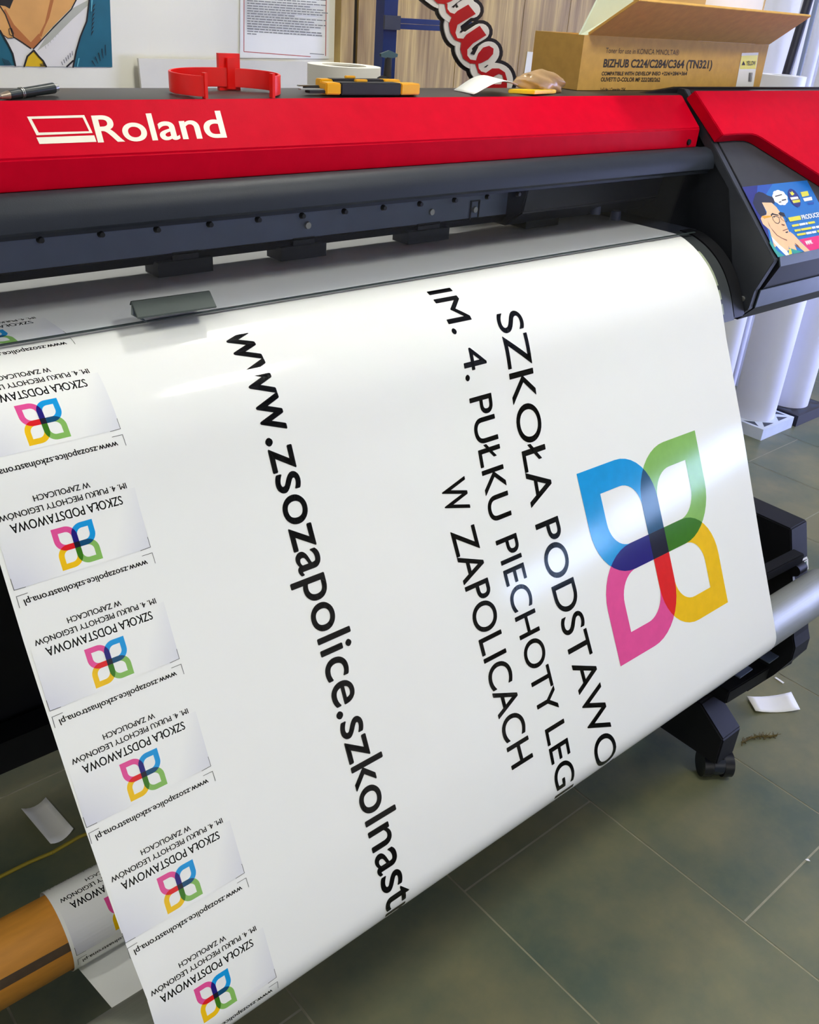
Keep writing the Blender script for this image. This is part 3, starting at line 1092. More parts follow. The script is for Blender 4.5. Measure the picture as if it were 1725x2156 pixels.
art.poly(P_([(1340, 340), (1490, 315), (1520, 410), (1380, 440)]), 7)
art.poly(P_([(1390, 470), (1570, 435), (1590, 505), (1425, 535)]), 5)
art.poly(P_([(1480, 560), (1620, 545), (1620, 585), (1510, 600)]), 11)
for y0, segs in ((1005, ((1155, 1300, 7), (1310, 1430, 5), (1440, 1480, 5), (1490, 1630, 7))), (1105, ((1210, 1335, 7), (1345, 1560, 7), (1570, 1640, 5), (1655, 1800, 5))), (1200, ((1260, 1440, 7), (1450, 1560, 5), (1570, 1660, 5), (1680, 1800, 7)))):
    for a, b_, mi in segs:
        sl = -0.17
        ya, yb = y0 + (a - 1155) * sl + 15, y0 + (b_ - 1155) * sl + 15
        if y0 > 1050:
            ya, yb = ya + 10, yb + 10
        art.poly(P_([(a, ya), (b_, yb), (b_ + 18, yb + 42), (a + 20, ya + 44)]), mi)
art.poly(P_([(1080, 870), (1330, 825), (1362, 910), (1125, 955)]), 7)
art.mesh(text_poly('PRODUCENT REKLAM', CS(1385, 910), CS(2140, 775), CS(1345, 820) - CS(1385, 910), 0.03), 5)
art.mesh(text_poly('www.', CS(1460, 1435), CS(1600, 1405), CS(1430, 1355) - CS(1460, 1435), 0.03, xh=True), 5)
obj('advert_sticker', art.bm(lambda u, v, off: onp(u, v, Vector((1.7, 0.868, 1.268)) + dn * (0.003 + off), dn), 0.00002), SM, prn)

# stand, take-up unit, dancer bar, casters
leg_m = mat('stand_black', (20, 21, 27), 0.55, spec=0.3, noise=0.08, nscale=30)
obj('rear_panel', box(X0, 1.72, 1.655, 1.675, 0.10, 1.02, 0.002), black_m, prn)  # black panel added to fill the dark area below the printer
obj('leg', xprism([(1.10, 1.02), (1.42, 1.02), (1.36, 0.12), (1.22, 0.12)], 1.72, 1.79, 0.004), leg_m, prn)
obj('leg', xprism([(1.10, 1.02), (1.42, 1.02), (1.36, 0.12), (1.22, 0.12)], -0.45, -0.38, 0.004), leg_m, prn)
obj('foot', xprism([(0.70, 0.068), (0.70, 0.15), (0.78, 0.21), (0.90, 0.21), (0.96, 0.13), (1.62, 0.13), (1.62, 0.068)], 1.72, 1.80, 0.004), leg_m, prn)
obj('foot', xprism([(0.70, 0.068), (0.70, 0.15), (0.78, 0.21), (0.90, 0.21), (0.96, 0.13), (1.62, 0.13), (1.62, 0.068)], -0.46, -0.38, 0.004), leg_m, prn)


def caster(x, y, turn):
    M_ = Matrix.Translation((x, y, 0)) @ Matrix.Rotation(math.radians(turn), 4, 'Z')

    def put(bm, nm, m_, par, sm=True):
        bmesh.ops.transform(bm, matrix=M_, verts=bm.verts[:])
        return obj(nm, bm, m_, par, sm)
    fork = put(box(-0.010, 0.010, -0.020, 0.022, 0.032, 0.0675, 0.003), 'caster', black_m, prn, False)
    for s_ in (-1, 1):
        bm = nb()
        add_cyl(bm, (s_ * 0.0145, 0, 0.034), (s_ * 0.038, 0, 0.034), 0.034, 0.034, 32)
        put(bevel(bm, 0.005, 3, 50), 'caster_wheel', mat('caster_black', (24, 26, 34), 0.28, noise=0.1), fork)
    bm = nb()
    add_cyl(bm, (-0.0138, -0.001, 0.038), (0.0138, -0.001, 0.038), 0.0315, None, 28)
    put(bm, 'caster_hood', mat('caster_hood', (34, 40, 54), 0.2, noise=0.05), fork)


for x, y in ((1.765, 0.722), (1.765, 1.58), (-0.42, 0.722), (-0.42, 1.58)):
    caster(x, y, -38 if x > 0 else 20)
tb = BAR
obj('tension_bar', lathe([(tb[2] - 0.001, 0), (tb[2] - 0.001, 2.35), (tb[2] - 0.004, 2.355), (tb[2] - 0.006, 2.35), (tb[2] - 0.006, 0)], (1.885 - 2.352, tb[0], tb[1]), 64, 'x'), alu_m, prn, True)
bm = nb()
add_cyl(bm, (1.872, tb[0], tb[1]), (1.93, tb[0], tb[1]), 0.026, 0.026, 24)
obj('bar_end_hub', bm, black_m, prn, True)
bm = nb()
add_prism(bm, [(1.935, tb[0] - 0.03, tb[1] - 0.03), (1.935, tb[0] - 0.03, tb[1] + 0.012), (1.935, tb[0] + 0.0, tb[1] + 0.028), (1.935, tb[0] + 0.04, tb[1] + 0.004), (1.935, tb[0] + 0.045, tb[1] - 0.04), (1.935, tb[0], tb[1] - 0.05)], (0.03, 0, 0))
obj('bar_arm', bevel(bm, 0.004), black_m, prn)
TUX = 1.99
TU = [(0.773, 0.640), (0.690, 0.375), (0.679, 0.352), (0.678, 0.318), (0.708, 0.250), (0.76, 0.16), (1.06, 0.16), (1.06, 0.640)]
obj('take_up_plate', xprism(TU, TUX - 0.075, TUX, 0.003), leg_m, prn)
obj('take_up_box', box(1.76, TUX - 0.076, 0.86, 1.06, 0.50, 0.640, 0.003), leg_m, prn)
obj('take_up_box', box(1.78, TUX - 0.076, 0.80, 0.859, 0.42, 0.50, 0.003), black_m, prn)
ta, tb2 = at(1606, 1230, y=0.74), at(1690, 1186, y=0.72)
obj('take_up_arm', prism([ta, tb2, tb2 + Vector((0, 0, 0.026)), ta + Vector((0, 0, 0.026))], (0, 0.03, 0), 0.003), leg_m, prn)
q = at(1682, 1197, y=0.722)
bm = nb()
add_cyl(bm, (q.x - 0.018, 0.722, q.z), (q.x + 0.016, 0.722, q.z), 0.0135, None, 24)
obj('drive_hub', bm, black_m, prn, True)
# white marking on the take-up unit
TP = (Vector((TUX, 0.769, 0.640)), Vector((0, -0.954, 0.299)))
CR = lambda X, Y: Vector((1450 + X / 4.793, 1000 + Y / 4.793))
art = Art()
for l in ([(1135, 855), (1195, 822), (1205, 845), (1140, 870)], [(1170, 870), (1208, 845), (1212, 950), (1190, 960), (1185, 880), (1160, 885)], [(1190, 990), (1215, 990), (1212, 1030), (1145, 1075), (1145, 1050), (1190, 1025)], [(1052, 1030), (1070, 1025), (1080, 1062), (1130, 1055), (1130, 1080), (1055, 1082)]):
    art.poly([CR(*p_) for p_ in l], 0)
for l in ([(1178, 878), (1192, 868), (1195, 930), (1186, 935)], [(1150, 1052), (1190, 1030), (1196, 1036), (1152, 1062)]):
    art.poly([CR(*p_) for p_ in l], 1)
obj('marking_label', art.bm(lambda u, v, off: onp(u, v, TP[0] + TP[1] * (0.004 + off), TP[1]), 0.0003), [white_m, mat('green_print', (60, 110, 80), 0.5, noise=0.05)], prn)
# lower beam from the take-up unit to the foot, with small grey plates
b0, b1 = at(1668, 1398, y=0.71), at(1528, 1484, y=0.74)
dz = Vector((0, 0, 0.04))
obj('lower_beam', prism([b0, b1, b1 + dz, b0 + dz], (0, 0.05, 0), 0.003), leg_m, prn)
obj('cross_beam', box(-0.37, 1.715, 1.58, 1.64, 0.17, 0.25, 0.003), black_m, prn)
for (pa, pb, w_) in (((1622, 1392), (1640, 1384), 0.012), ((1560, 1424), (1585, 1410), 0.03), ((1490, 1455), (1525, 1440), 0.03)):
    a, b_ = at(*pa, y=0.705), at(*pb, y=0.705)
    a.z = b_.z = (a.z + b_.z) / 2
    obj('beam_plate', prism([a, b_, b_ + Vector((0, 0.03, 0)), a + Vector((0, 0.03, 0))], (0, 0, -0.004), 0.0005), rail_m, prn)
obj('beam_shelf', box(1.74, 1.91, 0.80, 0.90, at(1560, 1424, y=0.8).z - 0.035, at(1560, 1424, y=0.8).z - 0.006, 0.002), black_m, prn)

# ------------------------------------------------------------------ things on the top deck
DZ = 1.5275


def deckz(y):
    return 1.5235 + min(1, (y - 1.135) / 0.015) * 0.004 if y < 1.246 else 1.4795


# pen
a, b_ = at(24, 207, z=1.5325), at(121, 187, z=1.5345)
a.y = max(a.y, 1.138)
a.z = deckz(a.y) + 0.0045; b_.z = deckz(min(b_.y, 1.224)) + 0.0085
b_.y = min(b_.y, 1.222)
t = thing('ballpoint_pen', 'black ballpoint pen with silver rings lying on the printer top, far left', 'pen', tuple((a + b_) / 2))
d_ = (b_ - a)
obj('barrel', cyl(a + d_ * 0.2, a + d_ * 0.93, 0.005, 0.006, 24, 0.0006), mat('pen_black', (32, 42, 42), 0.28, noise=0.05), t, True)
obj('end_cap', cyl(a + d_ * 0.932, b_, 0.0052, 0.004, 20, 0.001), steel_m, t, True)
obj('grip', cyl(a + d_ * 0.06, a + d_ * 0.198, 0.0028, 0.0048, 20), mat('pen_tip', (150, 136, 120), 0.35, 0.5, noise=0.05), t, True)
obj('tip', cyl(a, a + d_ * 0.058, 0.0008, 0.0026, 16), steel_m, t, True)
for f in (0.38, 0.405):
    obj('ring', cyl(a + d_ * f, a + d_ * (f + 0.012), 0.0062, 0.0062, 24), steel_m, t, True)

# red C-shaped clip
redp = mat('red_plastic', (232, 20, 16), 0.3, noise=0.04, nscale=30)
cl_, cr_ = at(364, 170, y=1.17), at(601, 180, y=1.15)
cx, cy = (cl_.x + cr_.x) / 2, 1.172
rx = (cr_.x - cl_.x) / 2
zc = 1.5415
t = thing('pipe_clip', 'red plastic C-shaped clip standing on the printer top in front of the white wall', 'clip', (cx, cy, DZ))
path = []
for i in range(37):
    an = math.radians(-50 + 280 * i / 36)
    y_ = cy + 0.043 * math.sin(an)
    path.append((cx + rx * math.cos(an), y_, zc + 0.06 * (y_ - cy)))
obj('band', bevel(sweep(path, 0.024, 0.0035), 0.0006), redp, t, True)
tabx = at(481, 150, y=1.217).x
tz1 = at(481, 112, y=1.217).z
obj('tab', box(tabx - 0.0165, tabx + 0.0165, 1.2135, 1.2195, deckz(1.217), tz1, 0.0015), redp, t)
obj('rib', box(tabx - 0.006, tabx + 0.006, 1.2085, 1.213, deckz(1.21) + 0.002, 1.568, 0.001), redp, t)
for p_ in (path[0], path[-1]):
    obj('end_stop', box(p_[0] - 0.002, p_[0] + 0.002, p_[1] - 0.004, p_[1] + 0.004, deckz(max(p_[1], 1.135)) + 0.0012, p_[2] + 0.016, 0.0008), redp, t)

# white board leaning on the wall
pts = [at(298, 124, y=2.36), at(660, 122, y=2.36), at(660, 230, y=2.30), at(302, 230, y=2.30)]
for p_ in pts[2:]:
    p_.z = 1.35
bm = prism([Vector((pts[0].x, 2.385, pts[0].z)), Vector((pts[1].x, 2.385, pts[0].z)), Vector((pts[1].x, 2.26, 0.001)), Vector((pts[0].x, 2.26, 0.001))], (0, -0.008, 0.0))
tag(obj('foam_board', bm, mat('pale_board', (214, 211, 202), 0.7, noise=0.02)), 'pale board leaning against the white wall behind the red clip', 'board')

# roll of white tape
c_ = at(725, 137, y=1.35)
hz = c_.z
rr = 0.061
t = thing('tape_roll', 'wide roll of white tape lying flat behind the two yellow cutters', 'tape', (c_.x, 1.35, 1.4795))
obj('tape', lathe([(rr, 0.001), (rr, hz - 1.4795), (0.037, hz - 1.4795), (0.037, 0.001)], (c_.x, 1.35, 1.4795), 64), mat('white_tape', (236, 232, 220), 0.6, noise=0.02), t, True)
obj('core', lathe([(0.0366, 0.001), (0.0366, hz - 1.4825), (0.0335, hz - 1.4825), (0.0335, 0.001)], (c_.x, 1.35, 1.4795), 48), mat('grey_core', (140, 132, 112), 0.8, noise=0.1), t, True)
# black cloth pad? -> snap-off cutters
yel = mat('cutter_yellow', (240, 176, 12), 0.35, noise=0.05, nscale=30)
blk = mat('cutter_grip', (28, 28, 34), 0.6, noise=0.1, nscale=60)


def cutter(name_label, pa, pb, wid, hgt):
    a, b_ = Vector(pa), Vector(pb)
    d_ = (b_ - a); L_ = d_.length; d_.normalize()
    n_ = Vector((-d_.y, d_.x, 0))
    up = Vector((0, 0, 1))
    t = thing('utility_cutter', name_label, 'cutter', tuple((a + b_) / 2), 'yellow snap-off cutters')

    def piece(nm, f0, f1, w0, w1, z0, z1, m_, bv=0.0015):
        p0, p1 = a + d_ * L_ * f0, a + d_ * L_ * f1
        bm = prism([p0 - n_ * w0 / 2 + up * z0, p1 - n_ * w1 / 2 + up * z0, p1 + n_ * w1 / 2 + up * z0, p0 + n_ * w0 / 2 + up * z0], up * (z1 - z0), bv)
        return obj(nm, bm, m_, t, True)
    piece('blade', 0, 0.2, wid * 0.35, wid * 0.4, hgt * 0.4, hgt * 0.5, steel_m, 0)
    piece('blade_guide', 0.06, 0.22, wid * 0.55, wid * 0.6, hgt * 0.15, hgt * 0.38, blk, 0.0005)
    piece('nose', 0.185, 0.30, wid * 0.8, wid, 0.001, hgt, yel)
    piece('grip', 0.3005, 0.82, wid, wid * 1.05, 0.0005, hgt * 1.02, blk)
    piece('body', 0.8205, 1.0, wid * 1.05, wid * 0.9, 0.001, hgt, yel)
    piece('slide', 0.45, 0.55, wid * 0.3, wid * 0.3, hgt * 1.03, hgt * 1.25, yel, 0.001)
    return t


def dk(px, y):
    p_ = at(px, 195, y=y)
    return (p_.x, y, deckz(y) + 0.0003)


cutter('yellow and black snap-off cutter nearest the red cover, with a thick black grip', dk(631, 1.152), dk(876, 1.148), 0.022, 0.0165)
cutter('yellow snap-off cutter lying behind the thick-gripped one, next to the tape roll', dk(628, 1.196), dk(836, 1.192), 0.018, 0.017)
# black screw clamp
c_ = at(812, 170, y=1.212)
t = thing('screw_clamp', 'small black screw clamp with a wing head beside the tape roll', 'clamp', (c_.x, 1.212, deckz(1.212)))
zb = deckz(1.212)
bm = nb()
bmesh.ops.create_uvsphere(bm, u_segments=20, v_segments=12, radius=1, matrix=Matrix.Translation((c_.x - 0.005, 1.212, zb + 0.0105)) @ Matrix.Diagonal((0.0135, 0.010, 0.0103, 1)))
obj('foot_pad', bm, blk, t, True)
obj('spindle', cyl((c_.x + 0.003, 1.212, zb + 0.018), (c_.x + 0.004, 1.212, zb + 0.046), 0.0065, 0.0055, 16, 0.001), blk, t, True)
bm = nb()
for s_ in (-1, 1):
    add_prism(bm, [(c_.x + 0.004, 1.210, zb + 0.044), (c_.x + 0.004 + s_ * 0.016, 1.210, zb + 0.047), (c_.x + 0.004 + s_ * 0.017, 1.210, zb + 0.051), (c_.x + 0.004, 1.210, zb + 0.056)], (0, 0.004, 0))
obj('wing_head', bm, mat('teal_metal', (70, 92, 92), 0.35, 0.5, noise=0.05), t)

# curled white label sheet, yellow box, film bag
pa, pb = at(987, 203, y=1.15), at(1078, 203, y=1.15)
bm = nb()
prev = None
for i in range(13):
    f = i / 12
    x = pa.x + (pb.x - pa.x) * f
    zz = deckz(1.15) + 0.0015 + 0.019 * math.sin(math.pi * min(1, f * 0.72)) ** 1.2
    row = [bm.verts.new((x + 0.012 * g, 1.139 + 0.06 * g, zz + 0.004 * g * math.sin(3 * f))) for g in (0, 0.5, 1)]
    if prev:
        for k in range(2):
            bm.faces.new((prev[k], row[k], row[k + 1], prev[k + 1]))
    prev = row
o = obj('paper_label', bm, white_m, smooth=True)
o.modifiers.new('t', 'SOLIDIFY').thickness = 0.0006
tag(o, 'curled white paper label lying beside the yellow box on the printer top', 'paper')
pa, pm, pb = at(1076, 203, y=1.150), at(1124, 203, y=1.14), at(1166, 203, y=1.155)
z0 = deckz(1.15) + 0.0003
bm = nb()
ztop = at(1124, 190, y=1.14).z
add_prism(bm, [(pa.x, 1.158, z0), (pm.x, 1.139, z0), (pb.x, 1.150, z0), (pa.x + (pb.x - pm.x), 1.172, z0)], (0, 0, ztop - z0))
tag(obj('small_carton', bevel(bm, 0.001), mat('bright_yellow', (246, 204, 20), 0.45, noise=0.04)), 'small bright yellow box on the printer top in front of the film bag', 'box')
c_ = at(1140, 180, y=1.165)
bm = nb()
bmesh.ops.create_icosphere(bm, subdivisions=4, radius=1)
for v in bm.verts:
    n_ = v.co.normalized()
    k = 1 + 0.12 * math.sin(5 * n_.x + 3 * n_.z) * math.sin(4 * n_.y + 2) + 0.05 * math.sin(8 * n_.z + 9 * n_.x) + 0.03 * math.sin(17 * n_.x + 7 * n_.y)
    x = n_.x * k
    zs = 1.0 - 0.35 * max(0, -x)
    v.co = Vector((c_.x + x * 0.062, 1.168 + n_.y * k * 0.017, deckz(1.168) + max(0.0005, 0.017 + n_.z * k * 0.019 * zs - 0.008 * max(0, x - 0.45))))
film = mat('brown_film', (206, 168, 118), 0.3, noise=0.2, nscale=25, trans=0.3, alpha=0.8)
tag(obj('plastic_film', bm, film, smooth=True), 'crumpled brownish clear plastic film between the yellow box and the cardboard box', 'film')

# open cardboard box with toner print
YB = 1.196
f_tl, f_tr = at(1243, 76, y=YB), at(1620, 93, y=YB)
zt = (f_tl.z + f_tr.z) / 2
bx0, bx1 = f_tl.x - 0.016, f_tr.x
bd = 0.115
zb = 1.5279
cb = thing('cardboard_box', 'open brown cardboard carton with black printed text standing behind the printer', 'box', ((bx0 + bx1) / 2, YB + bd / 2, zb))
th_ = 0.004
fp = obj('front_panel', box(bx0, bx1, YB, YB + th_, zb + 0.0005, zt, 0.0008), kraft_m, cb)
obj('side_panel', box(bx0, bx0 + th_, YB + th_, YB + bd, zb + 0.0005, zt, 0.0008), kraft_m, cb)
obj('side_panel', box(bx1 - th_, bx1, YB + th_, YB + bd, zb + 0.0005, zt, 0.0008), kraft_m, cb)
obj('back_panel', box(bx0, bx1, YB + bd, YB + bd + th_, zb + 0.0005, zt, 0.0008), kraft_m, cb)
obj('bottom_panel', box(bx0 + th_, bx1 - th_, YB + th_, YB + bd, zb + 0.0005, zb + 0.004, 0), kraft_m, cb)
yo = YB - 0.085
g = [Vector((bx0 + 0.012, YB, zt)), Vector((bx1, YB, zt)), at(1709, 33, y=yo), at(1345, 4, y=yo)]
zf = (g[2].z + g[3].z) / 2
g[2].z = g[3].z = zf
obj('flap', prism(g, (0, 0.003, 0.004), 0.0006), kraft_m, cb)
lf = [Vector((bx0, YB + 0.01, zt)), Vector((bx0 + 0.014, YB + 0.005, zt)), at(1344, 2, y=YB + 0.02), at(1262, -6, y=YB + 0.03)]
obj('flap', prism(lf, (0, 0.004, 0.0), 0.0), mat('pale_green_board', (178, 186, 164), 0.7, noise=0.04), cb)
B6 = lambda X, Y: Vector((1120 + X / 2.851, Y / 2.851))
art = Art()
for body, a, b_, hp, off, sh in (
        ('Toner for use in KONICA MINOLTA®', (447, 318), (885, 332), (452, 287), 0.0, 0.25),
        ('BIZHUB C224/C284/C364 (TN321)', (428, 402), (1084, 410), (432, 354), 0.03, 0.25),
        ('COMPATIBLE WITH DEVELOP INEO +224/+284/+364', (420, 452), (933, 452), (424, 430), 0.03, 0.25),
        ('OLIVETTI D-COLOR MF 222/282/262', (415, 488), (771, 490), (419, 464), 0.03, 0.25),
        ('1x514g / Capacity: 25K', (412, 546), (565, 546), (415, 527), 0.02, 0.25)):
    A, B_, H_ = B6(*a), B6(*b_), B6(*hp)
    art.mesh(text_poly(body, A, B_, Vector((0, H_.y - A.y)), off, sh))
pf = lambda u, v, off: at(u, v, y=YB - 0.0004 - off)
obj('lettering', art.bm(pf, 0.0), print_m, fp)
art = Art()
art.poly([B6(*p_) for p_ in ((1262, 318), (1362, 315), (1330, 520), (1225, 520))], 0)
art.poly([B6(*p_) for p_ in ((1259, 335), (1358, 331), (1345, 413), (1249, 415))], 1)
art.mesh(text_poly('YELLOW', B6(1287, 391), B6(1343, 391), B6(1290, 366) - B6(1287, 391), 0.03), 2)
art.poly([B6(*p_) for p_ in ((1260, 391), (1272, 366), (1283, 391))], 2)
for k in range(6):
    art.poly([B6(*p_) for p_ in ((1306 + k * 3.6, 436), (1308 + k * 3.6, 436), (1303 + k * 3.6, 490), (1301 + k * 3.6, 490))], 2)
obj('sticker', art.bm(pf, 0.0002), [white_m, mat('label_yellow', (232, 220, 24), 0.5, noise=0.03), print_m], fp)
# carton standing inside the open box
c0, c1 = at(1393, 8, y=YB + 0.03).x, at(1680, 20, y=YB + 0.03).x
c1 = min(c1, bx1 - 0.006)
ct = thing('white_carton', 'white carton with tan cardboard ends standing inside the open brown box', 'box', ((c0 + c1) / 2, YB + 0.065, zb + 0.004))
x1_, x2_ = at(1486, 8, y=YB + 0.03).x, at(1609, 18, y=YB + 0.03).x
obj('sleeve', box(x1_, x2_, YB + 0.031, YB + 0.10, zb + 0.0045, 1.84, 0.001), white_m, ct)
obj('end_piece', box(c0, x1_ - 0.0005, YB + 0.03, YB + 0.10, zb + 0.0045, 1.84, 0.001), kraft_l, ct)
obj('end_piece', box(x2_ + 0.0005, c1, YB + 0.03, YB + 0.10, zb + 0.0045, 1.84, 0.001), kraft_l, ct)

# cut-out lettered sign leaning behind the deck
CG = lambda X, Y: Vector((880 + X / 4.7917, Y / 4.7917))
YS = 1.50
sg = thing('cutout_sign', 'red and white cut-out lettering sign with a black outline, leaning diagonally behind the printer', 'sign', (at(1000, 100, y=YS).x, YS, 1.4795))


def stroke(pts, w):
    """thick polyline outline as separate convex blobs"""
    out = []
    P = [Vector(p_) for p_ in pts]
    for a, b_ in zip(P, P[1:]):
        d_ = (b_ - a)
        if d_.length < 1e-6:
            continue
        an = math.degrees(math.atan2(d_.y, d_.x))
        out.append([Vector((b_.x, b_.y)) + (q - Vector((0, 0))) for q in arc(0, 0, w, an - 90, an + 90, 8)] + [a + q for q in arc(0, 0, w, an + 90, an + 270, 8)])
    return out


def curve(pts, n=6):
    return smooth(pts, n)


bw = [  # backbone of the letters, in crop pixels: loops of a slanted script
    curve([(60, -120), (150, -40), (240, 10), (330, -30), (420, -90)]),
    curve([(520, 90), (430, 160), (350, 240), (380, 370), (460, 400)]),
    curve([(440, -60), (500, 60), (550, 100)]),
    curve([(640, 320), (520, 400), (460, 490), (520, 600), (610, 625)]),
    curve([(610, 625), (640, 560), (720, 500), (740, 540), (680, 610), (610, 625)]),
    curve([(300, 40), (300, 110), (370, 165)]),
    curve([(610, 640), (620, 720), (690, 755)]),
    curve([(690, 880), (680, 800), (760, 720), (850, 740), (880, 820), (850, 900)]),
]
wb = 118
lay = ((mat('sign_black', (20, 18, 22), 0.4, noise=0.05), wb, 0.0), (mat('sign_white', (228, 224, 220), 0.45, noise=0.03), 82, 0.0035))
zl = {}
names = ('backing', 'outline')
for (m_, wd, of), nm in zip(lay, names):
    bm = nb()
    k = 0
    for b_ in bw:
        for pl in stroke([CG(*p_) for p_ in b_], wd / 4.7917):
            k += 1
            pl3 = [at(q.x, q.y, y=YS - of - 0.000012 * k) for q in pl]
            pl3 = [Vector((p_.x, p_.y, max(p_.z, 1.481))) for p_ in pl3]
            try:
                add_prism(bm, pl3, (0, 0.003, 0))
            except ValueError:
                pass
    obj(nm, bm, m_, sg)
art = Art()
reds = [
    [(155, -10), (250, -60), (420, -100), (430, -50), (340, 10), (270, 40), (200, 35)],
    [(510, 45), (585, 140), (400, 250), (380, 330), (400, 385), (460, 390), (440, 430), (380, 405), (330, 330), (315, 240), (345, 165), (400, 110)],
    [(270, 35), (300, 35), (300, 90), (325, 125), (370, 140), (340, 175), (290, 125)],
    [(625, 260), (692, 355), (560, 435), (500, 500), (500, 560), (530, 600), (590, 610), (590, 645), (530, 640), (460, 590), (430, 500), (440, 420), (490, 350)],
    [(580, 650), (590, 600), (610, 540), (660, 480), (720, 462), (765, 490), (760, 545), (710, 600), (640, 635)],
    [(582, 645), (610, 640), (615, 690), (640, 720), (690, 735), (660, 770), (610, 735)],
    [(635, 900), (640, 820), (680, 740), (750, 690), (820, 690), (880, 730), (900, 800), (860, 760), (820, 745), (770, 770), (740, 810), (760, 850), (860, 850), (900, 860), (900, 890)],
    [(850, 745), (880, 730), (900, 800), (900, 870), (840, 850), (865, 800)],
]
for r_ in reds:
    art.poly([CG(*p_) for p_ in r_], 0)
blk_ = [[(340, 70), (430, 0), (480, -20), (400, 30), (365, 80)], [(425, 320), (470, 270), (625, 185), (600, 215), (500, 280), (440, 330)], [(530, 540), (560, 500), (615, 465), (570, 555)], [(665, 680), (700, 655), (715, 655), (690, 680)]]
for r_ in blk_:
    art.poly([CG(*p_) for p_ in r_], 1)
SR = mat('sign_red', (176, 8, 16), 0.4, noise=0.05)


def pr_s(u, v, off):
    p_ = at(u, v, y=YS - 0.0062 - off)
    return Vector((p_.x, p_.y, max(p_.z, 1.482)))


obj('lettering', art.bm(pr_s, 0.00005), [SR, lay[0][0]], sg)

# blue metal stand behind the sign
blue = mat('blue_lacquered_steel', (34, 52, 108), 0.32, 0.2, noise=0.1, nscale=20)
YL = 1.78
fr = thing('metal_stand', 'dark blue lacquered steel upright with a crossbar in front of the wood-look panel', 'stand', (at(818, 60, y=YL).x, YL, 0))
xa, xb = at(808, 60, y=YL).x, at(836, 60, y=YL).x
obj('upright', box(xa, xb, YL, YL + 0.03, 0.0, 2.3, 0.002), blue, fr)
obj('base_plate', box(xa - 0.15, xb + 0.15, YL - 0.15, YL + 0.18, 0.0, 0.008, 0.001).copy() if False else box(xa - 0.15, xb + 0.15, YL + 0.0305, YL + 0.2, 0.0, 0.008, 0.001), blue, fr)
zc0, zc1 = at(880, 63, y=YL).z, at(880, 40, y=YL).z
obj('crossbar', box(xb + 0.0005, at(1010, 50, y=YL).x, YL, YL + 0.02, zc0, (zc0 + zc1) / 2 - 0.0005, 0.001), blue, fr)
obj('crossbar', box(xb + 0.0005, at(1010, 50, y=YL).x, YL, YL + 0.02, (zc0 + zc1) / 2 + 0.0005, zc1, 0.001), blue, fr)
obj('bracket', box(xa - 0.002, xb + 0.005, YL - 0.006, YL - 0.0005, zc0 - 0.002, zc1 + 0.004, 0.001), mat('grey_bracket', (58, 62, 78), 0.4, noise=0.08), fr)

# white note on the panelling
pts = [at(1110.6, 108.5, y=YW - 0.001), at(1150, 112, y=YW - 0.001), at(1146, 162, y=YW - 0.001), at(1104, 154, y=YW - 0.001)]
tag(obj('paper_note', prism(pts, (0, -0.001, 0)), white_m), 'small white note on the wood-look panel next to the cardboard box', 'paper')

# poster of a man's collar and tie
YP = WALLY - 0.002
CP = lambda X, Y: Vector((X / 5.39, Y / 5.39))
PM = [mat('poster_' + n, c_, 0.45, noise=nz, nscale=ns) for n, c_, nz, ns in (('white', (226, 222, 218), 0.03, 9), ('skin', (214, 158, 92), 0.14, 9), ('shade', (178, 106, 54), 0.1, 12), ('teal', (24, 96, 118), 0.1, 14), ('yellow', (222, 180, 20), 0.06, 20), ('black', (24, 20, 22), 0.05, 30), ('grey', (178, 178, 166), 0.05, 20), ('skylight', (92, 164, 180), 0.05, 20))]
art = Art()
PP_ = lambda l: [CP(*p_) for p_ in l]
tb_ = 750
art.poly(PP_([(-500, -900), (1215, -900), (1276, 762), (-500, 742)]), 0)
art.poly(PP_([(-500, -900), (-200, -900), (-200, 250), (0, 340), (80, 480), (150, 600), (175, 745), (-500, 742)]), 3)
art.poly(PP_([(1015, -900), (1215, -900), (1276, 762), (830, 760), (860, 600), (915, 420), (985, 230), (1015, 0)]), 3)
art.poly(PP_([(-200, -900), (880, -900), (860, 0), (800, 100), (600, 300), (375, 550), (330, 540), (160, 420), (90, 440), (40, 400), (0, 330), (-200, 200)]), 1)
art.poly(PP_([(330, 540), (375, 550), (470, 450), (440, 380), (350, 480), (160, 280), (60, 100), (40, 120), (150, 400)]), 2)
art.poly(PP_([(570, 0), (610, 0), (560, 200), (500, 330), (470, 420), (440, 400), (510, 260)]), 2)
art.poly(PP_([(-200, -900), (150, -900), (160, -20), (110, 100), (60, 70), (0, 60), (-200, 0)]), 5)
art.poly(PP_([(600, 300), (830, 90), (1000, 0), (1000, 60), (820, 220), (560, 480), (420, 580)]), 6)
art.poly(PP_([(380, 575), (430, 640), (500, 700), (530, 758), (285, 752), (300, 660)]), 4)
LN = [([(-5, 60), (60, 160), (110, 290), (155, 420)], 12), ([(155, 420), (250, 480), (350, 550)], 14), ([(380, 555), (600, 320), (810, 105), (865, 0), (880, -100)], 14), ([(1015, -100), (1015, 0), (985, 240), (915, 410), (865, 580), (830, 760)], 18), ([(0, 345), (90, 500), (145, 610), (175, 745)], 18), ([(380, 575), (310, 640), (275, 752)], 20), ([(385, 572), (440, 640), (490, 690), (525, 755)], 18), ([(100, 330), (110, 390), (140, 410), (155, 380), (130, 320), (105, 325)], 8), ([(40, 400), (90, 435), (155, 430)], 9), ([(760, 755), (830, 690)], 20)]
for ln, wd in LN:
    for pl in stroke([CP(*p_) for p_ in ln], wd / 2 / 5.39):
        art.poly(pl, 5)
